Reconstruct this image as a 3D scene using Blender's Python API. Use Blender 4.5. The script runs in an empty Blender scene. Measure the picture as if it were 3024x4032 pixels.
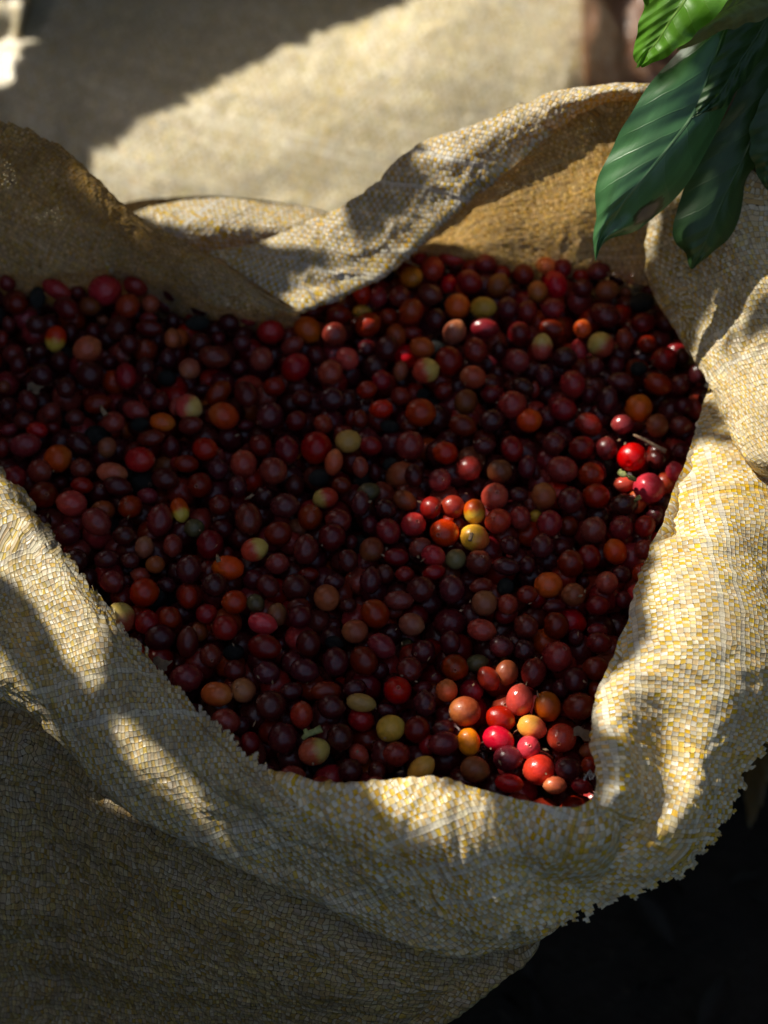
import bpy, math, random
import numpy as np
from mathutils import Vector, Matrix, noise as mnoise
from mathutils.bvhtree import BVHTree

# ------------------------------------------------------------------ camera, light, exposure
SC = bpy.context.scene
COL = SC.collection
PITCH = math.radians(52.0)          # looking down
VFOV = math.radians(38.0)
DIST = 0.72                         # camera to the heap of cherries
ZP = 0.42                           # height of the heap over the ground
SUN_DIR = Vector((-0.60, 0.35, 0.72)).normalized()

cam_d = bpy.data.cameras.new("camera")
cam = bpy.data.objects.new("camera", cam_d)
COL.objects.link(cam)
SC.camera = cam
CAM = Vector((0, -DIST * math.cos(PITCH), ZP + DIST * math.sin(PITCH)))
cam.location = CAM
cam.rotation_euler = (math.pi / 2 - PITCH, 0, 0)
cam_d.sensor_fit = 'VERTICAL'
cam_d.sensor_height = 36
cam_d.lens = 18 / math.tan(VFOV / 2)
cam_d.clip_start = 0.02
cam_d.clip_end = 100
cam_d.dof.use_dof = True
cam_d.dof.focus_distance = 0.67
cam_d.dof.aperture_fstop = 5.4

world = bpy.data.worlds.new("World")
SC.world = world
world.use_nodes = True
wn = world.node_tree
bg = wn.nodes["Background"]
sky = wn.nodes.new("ShaderNodeTexSky")
sky.sky_type = 'NISHITA'
sky.sun_disc = False
sky.sun_elevation = math.asin(SUN_DIR.z)
sky.dust_density = 5.0
sky.ozone_density = 0.3
sky.sun_rotation = math.atan2(SUN_DIR.x, SUN_DIR.y)
wn.links.new(sky.outputs[0], bg.inputs[0])
bg.inputs[1].default_value = 0.11

sun_d = bpy.data.lights.new("sun", 'SUN')
sun_d.energy = 5.0
sun_d.angle = math.radians(0.53)
sun_d.color = (1.0, 0.94, 0.82)
sun = bpy.data.objects.new("sun", sun_d)
COL.objects.link(sun)
sun.rotation_euler = SUN_DIR.to_track_quat('Z', 'Y').to_euler()
sun.location = SUN_DIR * 5

SC.view_settings.view_transform = 'Standard'
SC.view_settings.look = 'None'
SC.view_settings.exposure = 0.55
SC.view_settings.gamma = 1
SC.cycles.max_bounces = 6
SC.cycles.transparent_max_bounces = 8
SC.cycles.caustics_reflective = False
SC.cycles.caustics_refractive = False
SC.cycles.use_denoising = True

# ------------------------------------------------------------------ picture <-> place
F = 2016 / math.tan(VFOV / 2)
FW = Vector((0, math.cos(PITCH), -math.sin(PITCH)))
UP = Vector((0, math.sin(PITCH), math.cos(PITCH)))


def ray(u, v):
    return FW + Vector((1, 0, 0)) * ((u - 1512) / F) - UP * ((v - 2016) / F)


def P(u, v, h):                      # point at height h (cm) over the heap
    d = ray(u, v)
    t = (ZP + h / 100 - CAM.z) / d.z
    return CAM + d * t


def PD(u, v, depth):                 # point at a distance along the view axis
    return CAM + ray(u, v) * depth


def proj(p):
    d = Vector(p) - CAM
    z = d.dot(FW)
    return 1512 + F * d.x / z, 2016 - F * d.dot(UP) / z, z


def tag(o, label=None, cat=None, group=None, kind=None):
    if label: o["label"] = label
    if cat: o["category"] = cat
    if group: o["group"] = group
    if kind: o["kind"] = kind
    return o


def empty(name, loc=(0, 0, 0)):
    o = bpy.data.objects.new(name, None)
    o.location = loc
    o.empty_display_size = 0.05
    COL.objects.link(o)
    return o


def link_mesh(name, me, mat=None, parent=None, smooth=True):
    if mat: me.materials.append(mat)
    if smooth:
        me.polygons.foreach_set("use_smooth", [True] * len(me.polygons))
    o = bpy.data.objects.new(name, me)
    COL.objects.link(o)
    if parent:
        o.parent = parent
        o.matrix_parent_inverse = Matrix.Translation(parent.location).inverted()
    return o


# ------------------------------------------------------------------ node helper
class NT:
    def __init__(self, name):
        self.m = bpy.data.materials.new(name)
        self.m.use_nodes = True
        self.t = self.m.node_tree
        self.b = self.t.nodes["Principled BSDF"]
        self.out = self.t.nodes["Material Output"]

    def n(self, kind, **kw):
        x = self.t.nodes.new(kind)
        for k, v in kw.items(): setattr(x, k, v)
        return x

    def l(self, a, b): self.t.links.new(a, b)

    def m_(self, op, a, b=None, c=None):
        x = self.n("ShaderNodeMath", operation=op)
        for i, s in enumerate((a, b, c)):
            if s is None: continue
            if isinstance(s, (int, float)): x.inputs[i].default_value = s
            else: self.l(s, x.inputs[i])
        return x.outputs[0]

    def mix(self, f, a, b, blend='MIX'):
        x = self.n("ShaderNodeMix", data_type='RGBA', blend_type=blend)
        for s, i in ((f, 0), (a, 6), (b, 7)):
            if isinstance(s, (int, float)): x.inputs[i].default_value = s
            elif isinstance(s, tuple): x.inputs[i].default_value = (*s, 1)
            else: self.l(s, x.inputs[i])
        return x.outputs[2]

    def noise(self, vec, scale, detail=2, rough=0.5, out=0):
        x = self.n("ShaderNodeTexNoise")
        x.inputs["Scale"].default_value = scale
        x.inputs["Detail"].default_value = detail
        x.inputs["Roughness"].default_value = rough
        if vec is not None: self.l(vec, x.inputs["Vector"])
        return x.outputs[out]

    def ramp(self, s, lo, hi, a=0.0, b=1.0):
        x = self.n("ShaderNodeMapRange")
        x.interpolation_type = 'SMOOTHSTEP'
        for i, q in enumerate((lo, hi, a, b)): x.inputs[i + 1].default_value = q
        self.l(s, x.inputs[0])
        return x.outputs[0]


CELL = 0.0025


def weave_mat(name, white, yellow, dirt, gap=0.08, gapdark=0.6, grime=0.35, transl=0.3, bump=0.5,
              rough=0.42, holes=0.25, tint=(0.75, 0.5, 0.16), cell=CELL, irregular=0.4, streak=0.0, swapp=.06):
    """plain weave of flat plastic tapes: one set white, the other yellow"""
    N = NT(name)
    uv = N.n("ShaderNodeTexCoord").outputs["UV"]
    dn = N.noise(uv, 90, 2, 0.5, 1)
    sub = N.n("ShaderNodeVectorMath", operation='SUBTRACT'); N.l(dn, sub.inputs[0]); sub.inputs[1].default_value = (.5, .5, .5)
    sc = N.n("ShaderNodeVectorMath", operation='SCALE'); N.l(sub.outputs[0], sc.inputs[0]); sc.inputs["Scale"].default_value = cell * 3.4 * irregular
    dn2 = N.noise(uv, 420, 1, 0.5, 1)
    sub2 = N.n("ShaderNodeVectorMath", operation='SUBTRACT'); N.l(dn2, sub2.inputs[0]); sub2.inputs[1].default_value = (.5, .5, .5)
    sc2 = N.n("ShaderNodeVectorMath", operation='SCALE'); N.l(sub2.outputs[0], sc2.inputs[0]); sc2.inputs["Scale"].default_value = cell * 0.25 * irregular
    ad = N.n("ShaderNodeVectorMath", operation='ADD'); N.l(uv, ad.inputs[0]); N.l(sc.outputs[0], ad.inputs[1])
    ad2 = N.n("ShaderNodeVectorMath", operation='ADD'); N.l(ad.outputs[0], ad2.inputs[0]); N.l(sc2.outputs[0], ad2.inputs[1])
    s = N.n("ShaderNodeVectorMath", operation='SCALE'); N.l(ad2.outputs[0], s.inputs[0]); s.inputs["Scale"].default_value = 1 / cell
    sep = N.n("ShaderNodeSeparateXYZ"); N.l(s.outputs[0], sep.inputs[0])
    x, y = N.m_('MULTIPLY', sep.outputs[0], 1.4), sep.outputs[1]
    ix, iy = N.m_('FLOOR', x), N.m_('FLOOR', y)
    fx = N.m_('SUBTRACT', N.m_('SUBTRACT', x, ix), 0.5)
    fy = N.m_('SUBTRACT', N.m_('SUBTRACT', y, iy), 0.5)
    chk = N.m_('FLOORED_MODULO', N.m_('ADD', ix, iy), 2.0)     # 0 warp on top, 1 weft on top
    inv = N.m_('SUBTRACT', 1.0, chk)
    w = N.m_('ABSOLUTE', N.m_('ADD', N.m_('MULTIPLY', fx, inv), N.m_('MULTIPLY', fy, chk)))   # across the tape
    a = N.m_('ABSOLUTE', N.m_('ADD', N.m_('MULTIPLY', fy, inv), N.m_('MULTIPLY', fx, chk)))   # along it
    # random numbers per tape and per crossing
    cw = N.n("ShaderNodeCombineXYZ"); N.l(N.m_('MULTIPLY', ix, inv), cw.inputs[0]); N.l(N.m_('MULTIPLY', iy, chk), cw.inputs[1]); N.l(chk, cw.inputs[2])
    wt = N.n("ShaderNodeTexWhiteNoise"); N.l(cw.outputs[0], wt.inputs[0])
    cc = N.n("ShaderNodeCombineXYZ"); N.l(ix, cc.inputs[0]); N.l(iy, cc.inputs[1])
    wc = N.n("ShaderNodeTexWhiteNoise"); N.l(cc.outputs[0], wc.inputs[0])
    tape = wt.outputs[0]; cellr = wc.outputs[0]
    sepc = N.n("ShaderNodeSeparateColor"); N.l(wc.outputs[1], sepc.inputs[0])
    # colour
    swap = N.m_('LESS_THAN', N.m_('FRACT', N.m_('MULTIPLY', tape, 7.77)), swapp)
    pick = N.m_('ABSOLUTE', N.m_('SUBTRACT', chk, swap))
    fade = N.ramp(N.noise(uv, 30, 3, .6), .3, .75, .05, .4)
    mid_ = tuple((a_ + b_) / 2 for a_, b_ in zip(white, yellow))
    col = N.mix(fade, N.mix(pick, white, yellow), mid_)
    hs = N.n("ShaderNodeHueSaturation"); N.l(col, hs.inputs["Color"])
    N.l(N.m_('ADD', 0.72, N.m_('ADD', N.m_('MULTIPLY', tape, 0.2), N.m_('MULTIPLY', cellr, 0.32))), hs.inputs["Value"])
    N.l(N.m_('ADD', 0.75, N.m_('MULTIPLY', sepc.outputs[1], 0.5)), hs.inputs["Saturation"])
    N.l(N.m_('ADD', 0.49, N.m_('MULTIPLY', sepc.outputs[2], 0.02)), hs.inputs["Hue"])
    col = hs.outputs[0]
    # grime in patches, streaks along the tapes, flecks
    g1 = N.ramp(N.noise(uv, 38, 5, 0.65), 0.45, 0.75)
    g2 = N.ramp(N.noise(uv, 480, 3, 0.6), 0.56, 0.7)
    g3 = N.ramp(N.noise(uv, 130, 4, 0.7), 0.60, 0.72)
    gr = N.m_('MULTIPLY', N.m_('MAXIMUM', N.m_('MULTIPLY', g1, 0.6), N.m_('MAXIMUM', N.m_('MULTIPLY', g2, 0.8), N.m_('MULTIPLY', g3, 0.85))), grime)
    col = N.mix(gr, col, dirt)
    if streak:
        for sc_ in ((60, 1100, 1), (1100, 60, 1)):
            mp = N.n("ShaderNodeMapping"); mp.inputs["Scale"].default_value = sc_; N.l(uv, mp.inputs[0])
            st = N.ramp(N.noise(mp.outputs[0], 1.0, 2, 0.5), 0.60, 0.72)
            col = N.mix(N.m_('MULTIPLY', st, streak), col, dirt)
    # gaps between tapes: tinted towards the dirt colour
    gn = N.noise(uv, 260, 3, 0.6)
    gwid = N.m_('SUBTRACT', 0.5, N.m_('MULTIPLY', N.m_('ADD', gn, -0.2), gap * 2.4))
    gw = N.m_('GREATER_THAN', w, gwid)
    ga = N.m_('GREATER_THAN', a, N.m_('ADD', gwid, 0.02))
    gapm = N.m_('MAXIMUM', gw, N.m_('MULTIPLY', ga, 0.7))
    col = N.mix(N.m_('MULTIPLY', gapm, gapdark), col, dirt)
    # relief of the weave
    prof = N.m_('SUBTRACT', 1.0, N.m_('MULTIPLY', N.m_('POWER', N.m_('MULTIPLY', w, 2.0), 8.0), 0.8))
    prof = N.m_('SUBTRACT', prof, N.m_('MULTIPLY', N.m_('POWER', N.m_('MULTIPLY', a, 2.0), 3.0), 0.6))
    tlt = N.m_('MULTIPLY', N.m_('SUBTRACT', sepc.outputs[0], .5), N.m_('ADD', fx, N.m_('MULTIPLY', fy, .7)))
    prof = N.m_('ADD', prof, N.m_('MULTIPLY', tlt, 1.2))
    prof = N.m_('ADD', prof, N.m_('MULTIPLY', N.noise(uv, 700, 3, 0.6), 0.55))
    prof = N.m_('ADD', prof, N.m_('MULTIPLY', cellr, 0.35))
    bp = N.n("ShaderNodeBump"); bp.inputs["Strength"].default_value = bump; bp.inputs["Distance"].default_value = 0.00045
    N.l(prof, bp.inputs["Height"])
    N.l(col, N.b.inputs["Base Color"])
    N.l(N.m_('ADD', rough - 0.1, N.m_('MULTIPLY', sepc.outputs[0], 0.28)), N.b.inputs["Roughness"])
    N.b.inputs["Specular IOR Level"].default_value = 0.5
    N.l(bp.outputs[0], N.b.inputs["Normal"])
    tr = N.n("ShaderNodeBsdfTranslucent")
    N.l(N.mix(0.7, col, N.mix(1.0, col, tint, 'MULTIPLY')), tr.inputs[0])
    N.l(bp.outputs[0], tr.inputs[1])
    ms = N.n("ShaderNodeMixShader"); ms.inputs[0].default_value = transl
    N.l(N.b.outputs[0], ms.inputs[1]); N.l(tr.outputs[0], ms.inputs[2])
    last = ms.outputs[0]
    if holes:
        hn = N.ramp(N.noise(uv, 70, 2, 0.5), 0.62 - holes * 0.3, 0.66 - holes * 0.3)
        hm = N.m_('MULTIPLY', N.m_('MULTIPLY', N.m_('GREATER_THAN', w, 0.40), N.m_('GREATER_THAN', a, 0.40)), hn)
        hm = N.m_('MULTIPLY', hm, N.m_('GREATER_THAN', N.noise(uv, 500, 1, 0.5), 0.45))
        tp = N.n("ShaderNodeBsdfTransparent")
        m2 = N.n("ShaderNodeMixShader"); N.l(hm, m2.inputs[0]); N.l(last, m2.inputs[1]); N.l(tp.outputs[0], m2.inputs[2])
        last = m2.outputs[0]
    N.l(last, N.out.inputs[0])
    return N.m


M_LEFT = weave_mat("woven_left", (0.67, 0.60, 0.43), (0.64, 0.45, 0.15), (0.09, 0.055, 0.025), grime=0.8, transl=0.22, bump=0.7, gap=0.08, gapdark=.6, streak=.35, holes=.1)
M_OUT = weave_mat("woven_outside", (0.74, 0.70, 0.60), (0.71, 0.49, 0.13), (0.12, 0.08, 0.045), grime=0.6, transl=0.38, bump=0.9, gap=0.07)
M_RIGHT = weave_mat("woven_cuff", (0.83, 0.77, 0.60), (0.80, 0.53, 0.12), (0.18, 0.11, 0.04), grime=0.6, transl=0.25, bump=0.6, rough=.36, swapp=.08, gap=0.06, gapdark=0.5)
M_IN = weave_mat("woven_inside", (0.74, 0.62, 0.36), (0.66, 0.50, 0.22), (0.12, 0.07, 0.03), grime=0.7, transl=0.52, bump=0.7, gap=0.09, gapdark=0.7,
                 tint=(0.95, 0.66, 0.28), streak=0.5, holes=0.35)
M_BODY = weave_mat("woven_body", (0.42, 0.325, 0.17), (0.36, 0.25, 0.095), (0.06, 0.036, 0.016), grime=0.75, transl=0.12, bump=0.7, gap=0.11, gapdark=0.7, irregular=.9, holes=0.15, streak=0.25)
M_FAR = weave_mat("woven_pale_sack", (0.76, 0.70, 0.53), (0.66, 0.54, 0.29), (0.24, 0.17, 0.09), grime=0.55, transl=0.1, bump=0.25, gap=0.1, cell=0.005, holes=0)
M_FARO = weave_mat("woven_brown_sack", (0.17, 0.085, 0.045), (0.15, 0.07, 0.035), (0.12, 0.05, 0.03), grime=0.5, transl=0.1, bump=0.6, gap=0.1, cell=0.0035, holes=0)


# ------------------------------------------------------------------ cloth patches
def crm(A, n):
    """Catmull-Rom along axis 0 of A to n samples"""
    A = np.asarray(A, float)
    k = len(A)
    B = np.concatenate([[2 * A[0] - A[1]], A, [2 * A[-1] - A[-2]]])
    t = np.linspace(0, k - 1, n)
    i = np.minimum(t.astype(int), k - 2)
    f = (t - i).reshape((-1,) + (1,) * (A.ndim - 1))
    p0, p1, p2, p3 = B[i], B[i + 1], B[i + 2], B[i + 3]
    return 0.5 * ((2 * p1) + (-p0 + p2) * f + (2 * p0 - 5 * p1 + 4 * p2 - p3) * f ** 2 + (-p0 + 3 * p1 - 3 * p2 + p3) * f ** 3)


def relax_uv(G, it=600):
    R, C, _ = G.shape
    dr = np.linalg.norm(np.diff(G, axis=0), axis=2); dc = np.linalg.norm(np.diff(G, axis=1), axis=2)
    v = np.concatenate([[0], np.cumsum(dr.mean(1))]); u = np.concatenate([[0], np.cumsum(dc.mean(0))])
    U = np.stack(np.meshgrid(u, v), axis=2).astype(float)
    pairs = []
    idx = np.arange(R * C).reshape(R, C)
    for a, b in ((idx[:-1], idx[1:]), (idx[:, :-1], idx[:, 1:]), (idx[:-1, :-1], idx[1:, 1:]), (idx[1:, :-1], idx[:-1, 1:])):
        pairs.append(np.stack([a.ravel(), b.ravel()], 1))
    pr = np.concatenate(pairs)
    g = G.reshape(-1, 3); L = np.linalg.norm(g[pr[:, 0]] - g[pr[:, 1]], axis=1)
    X = U.reshape(-1, 2).copy()
    cnt = np.bincount(pr.ravel(), minlength=R * C)[:, None]
    for _ in range(it):
        d = X[pr[:, 1]] - X[pr[:, 0]]
        l = np.linalg.norm(d, axis=1) + 1e-9
        c = d * ((l - L) / l * 0.5)[:, None]
        acc = np.zeros_like(X)
        np.add.at(acc, pr[:, 0], c); np.add.at(acc, pr[:, 1], -c)
        X += acc / cnt * 1.6
    return X.reshape(R, C, 2)


def bil(A, R, C):
    r0, c0 = A.shape[:2]
    y = np.linspace(0, r0 - 1, R); x = np.linspace(0, c0 - 1, C)
    i = np.minimum(y.astype(int), r0 - 2); j = np.minimum(x.astype(int), c0 - 2)
    fy = (y - i)[:, None, None]; fx = (x - j)[None, :, None]
    return (A[i][:, j] * (1 - fy) * (1 - fx) + A[i + 1][:, j] * fy * (1 - fx) + A[i][:, j + 1] * (1 - fy) * fx + A[i + 1][:, j + 1] * fy * fx)


def rnd_cell(i, j, seed):
    h = np.sin(i * 127.1 + j * 311.7 + seed * 74.7) * 43758.5453
    return h - np.floor(h)


def cloth(name, ctrl, mat, parent, res=0.0011, rot=0.0, wr=(0.0022, 0.0012, 0.0005), seed=0, hems=(), hem_depth=0.006,
          wscale=(22, 75, 240), aniso=(1, 1), cell=CELL, fold=None):
    A = np.array([[tuple(p) for p in row] for row in ctrl], float)         # R x C x 3
    lr = np.linalg.norm(np.diff(A, axis=0), axis=2).sum(0).max()
    lc = np.linalg.norm(np.diff(A, axis=1), axis=2).sum(1).max()
    R = max(8, int(lr / res)); C = max(8, int(lc / res))
    G = crm(A, R)
    G = crm(G.transpose(1, 0, 2), C).transpose(1, 0, 2)
    cr, cc = min(R, max(6, int(lr / 0.008))), min(C, max(6, int(lc / 0.008)))
    coarse = G[np.linspace(0, R - 1, cr).astype(int)][:, np.linspace(0, C - 1, cc).astype(int)]
    UVr = bil(relax_uv(coarse), R, C)
    ca, sa = math.cos(rot), math.sin(rot)
    UV = np.stack([UVr[..., 0] * ca - UVr[..., 1] * sa, UVr[..., 0] * sa + UVr[..., 1] * ca], 2)
    # normals and creases
    du = np.gradient(G, axis=1); dv = np.gradient(G, axis=0)
    Nn = np.cross(du, dv); Nn /= np.linalg.norm(Nn, axis=2, keepdims=True) + 1e-12
    off = np.zeros((R, C))
    nz = mnoise.noise
    s1, s2, s3 = wscale
    ax, ay = aniso
    for i in range(R):
        for j in range(C):
            x, y = UVr[i, j] * (ax, ay)
            x = float(x); y = float(y)
            q = nz((x * s1, y * s1, seed * 3.1))
            a = nz((x * s2 + q * 1.5, y * s2, seed + 9.3))
            b = nz((x * s3, y * s3 + a * 2, seed + 3.7))
            off[i, j] = wr[0] * q * 1.6 + wr[1] * (0.5 - abs(a)) * 2 * (0.6 + q) + wr[2] * (0.5 - abs(b)) * 2
    V = G + Nn * off[..., None]
    if fold is not None: V = fold(V, UVr)
    # ragged hem: whole tape crossings are missing there
    keep = np.ones((R - 1, C - 1), bool)
    fuv = (UV[:-1, :-1] + UV[1:, 1:]) / 2
    ci = np.floor(fuv[..., 0] / cell * 1.4).astype(int); cj = np.floor(fuv[..., 1] / cell).astype(int)
    sr = np.concatenate([np.zeros((1, C)), np.cumsum(np.linalg.norm(np.diff(G, axis=0), axis=2), axis=0)])
    sc_ = np.concatenate([np.zeros((R, 1)), np.cumsum(np.linalg.norm(np.diff(G, axis=1), axis=2), axis=1)], axis=1)
    key = (ci - ci.min()) * 5000 + (cj - cj.min())
    for hname, dep in hems:
        if hname == 'first': d = sr[:-1, :-1]
        elif hname == 'last': d = (sr[-1:] - sr)[1:, 1:]
        elif hname == 'left': d = sc_[:-1, :-1]
        else: d = (sc_[:, -1:] - sc_)[1:, 1:]
        flat = key.ravel()
        num = np.bincount(flat, d.ravel()); den = np.bincount(flat)
        mean = num[flat] / den[flat]
        rr = rnd_cell(ci.ravel(), cj.ravel(), seed)
        al = (sc_ if hname in ('first', 'last') else sr)[:-1, :-1].ravel()
        am = np.bincount(flat, al)[flat] / den[flat]
        q = am / 0.0105 + 1.4 * np.sin(am / 0.023 + seed) + .7 * np.sin(am / .0091 + seed * 2)
        lo = np.abs((q % 1.0) * 2 - 1)
        th = dep * (0.10 + 0.75 * lo + 0.30 * rr)
        keep &= ~(mean < th).reshape(keep.shape)
    if hems:                                  # drop scraps that hang on nothing
        left = keep.copy(); best = None
        while left.any():
            i0, j0 = np.argwhere(left)[0]
            st = [(i0, j0)]; left[i0, j0] = False; comp = []
            while st:
                i_, j_ = st.pop(); comp.append((i_, j_))
                for a_, b_ in ((i_ + 1, j_), (i_ - 1, j_), (i_, j_ + 1), (i_, j_ - 1)):
                    if 0 <= a_ < R - 1 and 0 <= b_ < C - 1 and left[a_, b_]: left[a_, b_] = False; st.append((a_, b_))
            if best is None or len(comp) > len(best): best = comp
        keep[:] = False
        ar = np.array(best); keep[ar[:, 0], ar[:, 1]] = True
    me = bpy.data.meshes.new(name)
    ids = np.arange(R * C).reshape(R, C)
    quads = np.stack([ids[:-1, :-1], ids[:-1, 1:], ids[1:, 1:], ids[1:, :-1]], 2)[keep]
    used = np.unique(quads); remap = -np.ones(R * C, int); remap[used] = np.arange(len(used))
    VV = V.reshape(-1, 3)[used]; UU = UV.reshape(-1, 2)[used]; Q = remap[quads]
    loc = np.array(parent.location) if parent else np.zeros(3)
    me.from_pydata((VV).tolist(), [], Q.tolist())
    ul = me.uv_layers.new(name="UVMap")
    li = np.empty(len(me.loops), int); me.loops.foreach_get("vertex_index", li)
    ul.data.foreach_set("uv", UU[li].ravel())
    me.validate(); me.update()
    return link_mesh(name, me, mat, parent)


def outward(p, dist, dz):
    c = Vector((-0.03, 0.01, 0))
    d = Vector((p.x - c.x, p.y - c.y, 0)).normalized()
    return Vector((p.x + d.x * dist, p.y + d.y * dist, p.z + dz))


def rows_from_cols(cols):
    return [[cols[j][i] for j in range(len(cols))] for i in range(len(cols[0]))]


sack = empty("woven_sack", (0, 0, 0))
tag(sack, "open yellow and white woven sack full of coffee cherries, rim rolled outwards", "sack")

# right-hand and front cuff (runs from the front left round the corner and up the right side)
RC = [
 [(1060, 3050, 1.0), (1184, 3166, .9), (1294, 3266, .3), (1385, 3384, -.8), (1500, 3515, -2.3)],
 [(1300, 3108, 1.5), (1390, 3210, 1.2), (1470, 3320, .5), (1560, 3440, -.8), (1670, 3640, -3)],
 [(1500, 3086, 1.7), (1560, 3190, 1.6), (1620, 3320, .8), (1700, 3460, -.8), (1790, 3685, -3.5)],
 [(1750, 3078, 1.8), (1790, 3180, 1.8), (1830, 3320, 1), (1880, 3480, -.7), (1960, 3715, -3.7)],
 [(1950, 3112, 1.8), (1980, 3210, 1.7), (2010, 3330, .9), (2070, 3470, -.8), (2130, 3710, -3.7)],
 [(2150, 3150, 1.7), (2190, 3240, 1.5), (2230, 3340, .7), (2270, 3450, -.8), (2350, 3660, -3.6)],
 [(2290, 3155, 1.7), (2350, 3230, 1.5), (2420, 3300, -.2), (2490, 3390, -.7), (2590, 3530, -3)],
 [(2345, 3070, 1.9), (2440, 3120, 2.0), (2560, 3190, .2), (2660, 3260, .1), (2800, 3370, -2.5)],
 [(2340, 2920, 2.2), (2450, 2920, 2.6), (2620, 2980, 1.0), (2780, 3070, .9), (2940, 3210, -1.8)],
 [(2330, 2760, 2.4), (2450, 2740, 3), (2640, 2790, 2.1), (2840, 2880, 1.7), (3040, 3010, -.8)],
 [(2395, 2590, 2.6), (2520, 2560, 3.2), (2720, 2590, 3.3), (2950, 2680, 2), (3190, 2830, -.6)],
 [(2485, 2380, 2.8), (2600, 2350, 3.4), (2800, 2370, 3.5), (3060, 2460, 2), (3300, 2600, -1)],
 [(2555, 2150, 2.8), (2680, 2120, 3.4), (2880, 2130, 3.4), (3120, 2200, 1.5), (3380, 2320, -2)],
 [(2625, 1960, 2.6), (2750, 1920, 3.1), (2950, 1920, 2.8), (3180, 1980, 1), (3400, 2080, -2.5)],
 [(2720, 1740, 2.3), (2860, 1700, 2.6), (3050, 1700, 2.2), (3250, 1740, .5), (3450, 1820, -3)],
 [(2800, 1500, 1.6), (2950, 1460, 1.6), (3120, 1450, 1.2), (3300, 1500, 0), (3480, 1560, -3.5)],
]
cols = []
for c in RC:
    pts = [P(*q) for q in c]
    cols.append([outward(pts[0], 0.020, -0.05), outward(pts[0], 0.014, -0.014), outward(pts[0], 0.004, -0.0035)] + pts)
cloth("cuff", rows_from_cols(cols), M_RIGHT, sack, rot=0.35, seed=2, hems=(('last', 0.0085),), wr=(0.0040, 0.0024, 0.0011), wscale=(22, 62, 180), aniso=(1, .45))

# front-left cuff with its frayed hem turned towards the cherries
LC = [
 [(-250, 1600, 2.8), (-150, 1900, 3.6), (-200, 2150, 2.2), (-250, 2450, 2.4), (-220, 2680, -.3)],
 [(-5, 1800, 2.4), (70, 2010, 3.0), (20, 2260, 2.0), (0, 2560, 1.9), (0, 2745, 0)],
 [(180, 2030, 2.0), (215, 2220, 2.5), (150, 2440, 1.4), (110, 2680, 1.1), (120, 2830, -.8)],
 [(330, 2230, 1.7), (365, 2430, 2.1), (290, 2620, 1.1), (240, 2790, .4), (225, 2930, -1.2)],
 [(410, 2360, 1.6), (475, 2560, 1.8), (430, 2730, .9), (380, 2900, 0), (360, 3075, -1.8)],
 [(570, 2530, 1.4), (640, 2740, 1.5), (620, 2880, .8), (580, 3050, -.5), (547, 3225, -2.3)],
 [(710, 2675, 1.3), (800, 2880, 1.3), (790, 3030, .5), (780, 3180, -.9), (774, 3340, -2.8)],
 [(880, 2840, 1.2), (940, 3020, 1.1), (960, 3150, .2), (970, 3290, -1.3), (970, 3455, -3.2)],
 [(1050, 2985, 1.1), (1110, 3130, .7), (1150, 3260, -.2), (1180, 3400, -1.8), (1230, 3570, -3.8)],
 [(1190, 3085, .6), (1250, 3230, .2), (1320, 3350, -.9), (1390, 3490, -2.4), (1460, 3665, -4.4)],
 [(1350, 3200, -.3), (1430, 3330, -.8), (1520, 3440, -1.8), (1600, 3570, -3.2), (1700, 3745, -5)],
 [(1600, 3300, -.9), (1680, 3400, -1.5), (1760, 3500, -2.5), (1850, 3620, -3.9), (1900, 3760, -5.2)],
 [(1850, 3300, -.9), (1920, 3400, -1.5), (2000, 3500, -2.6), (2080, 3610, -4.1), (2110, 3715, -5.1)],
 [(2050, 3300, -.9), (2100, 3380, -1.7), (2170, 3470, -2.8), (2230, 3560, -4.1), (2260, 3620, -4.8)],
]
cols = []
for c in LC:
    pts = [P(*q) for q in c]
    cols.append(pts + [outward(pts[-1], -0.006, -0.008), outward(pts[-1], -0.018, -0.006)])
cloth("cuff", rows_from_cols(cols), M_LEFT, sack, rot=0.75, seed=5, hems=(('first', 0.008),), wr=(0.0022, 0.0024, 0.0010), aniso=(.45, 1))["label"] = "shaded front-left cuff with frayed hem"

# left back flap, inner face
EB = [(-300, 1080, 1.0), (0, 1062, 1.2), (200, 1078, 1.2), (430, 1058, 1.4), (640, 1108, 1.4), (800, 1178, 1.3), (930, 1205, 1.2), (1060, 1222, 1.2), (1182, 1230, 1.3)]
ET = [(-300, 330, 12), (0, 458, 11), (120, 500, 10.4), (245, 575, 9.8), (400, 720, 8), (540, 832, 6.5), (680, 922, 5.2), (850, 1020, 3.9), (1180, 1218, 1.5)]
cols = []
for (b, t), bend in zip(zip(EB, ET), [0.6, 0.6, .9, 1.0, .8, .6, .4, .3, 0]):
    pb, pt = P(*b), P(*t)
    m1 = pb.lerp(pt, .33) + Vector((0, 0.006 * bend, 0)); m2 = pb.lerp(pt, .66) + Vector((0, 0.006 * bend, 0))
    gb = outward(pb, .03, 0)
    cols.append([Vector((gb.x, gb.y, .004)), Vector((gb.x, gb.y, .15)), outward(pb, .022, -.14), outward(pb, 0.010, -0.04), outward(pb, .004, -.006), pb, m1, m2, pt])
cloth("flap", rows_from_cols(cols), M_IN, sack, rot=0.5, seed=11, hems=(('last', 0.0022),), wr=(0.0025, 0.001, 0.0004), wscale=(18, 70, 230))["label"] = "shaded inner face of the left back flap"
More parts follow.
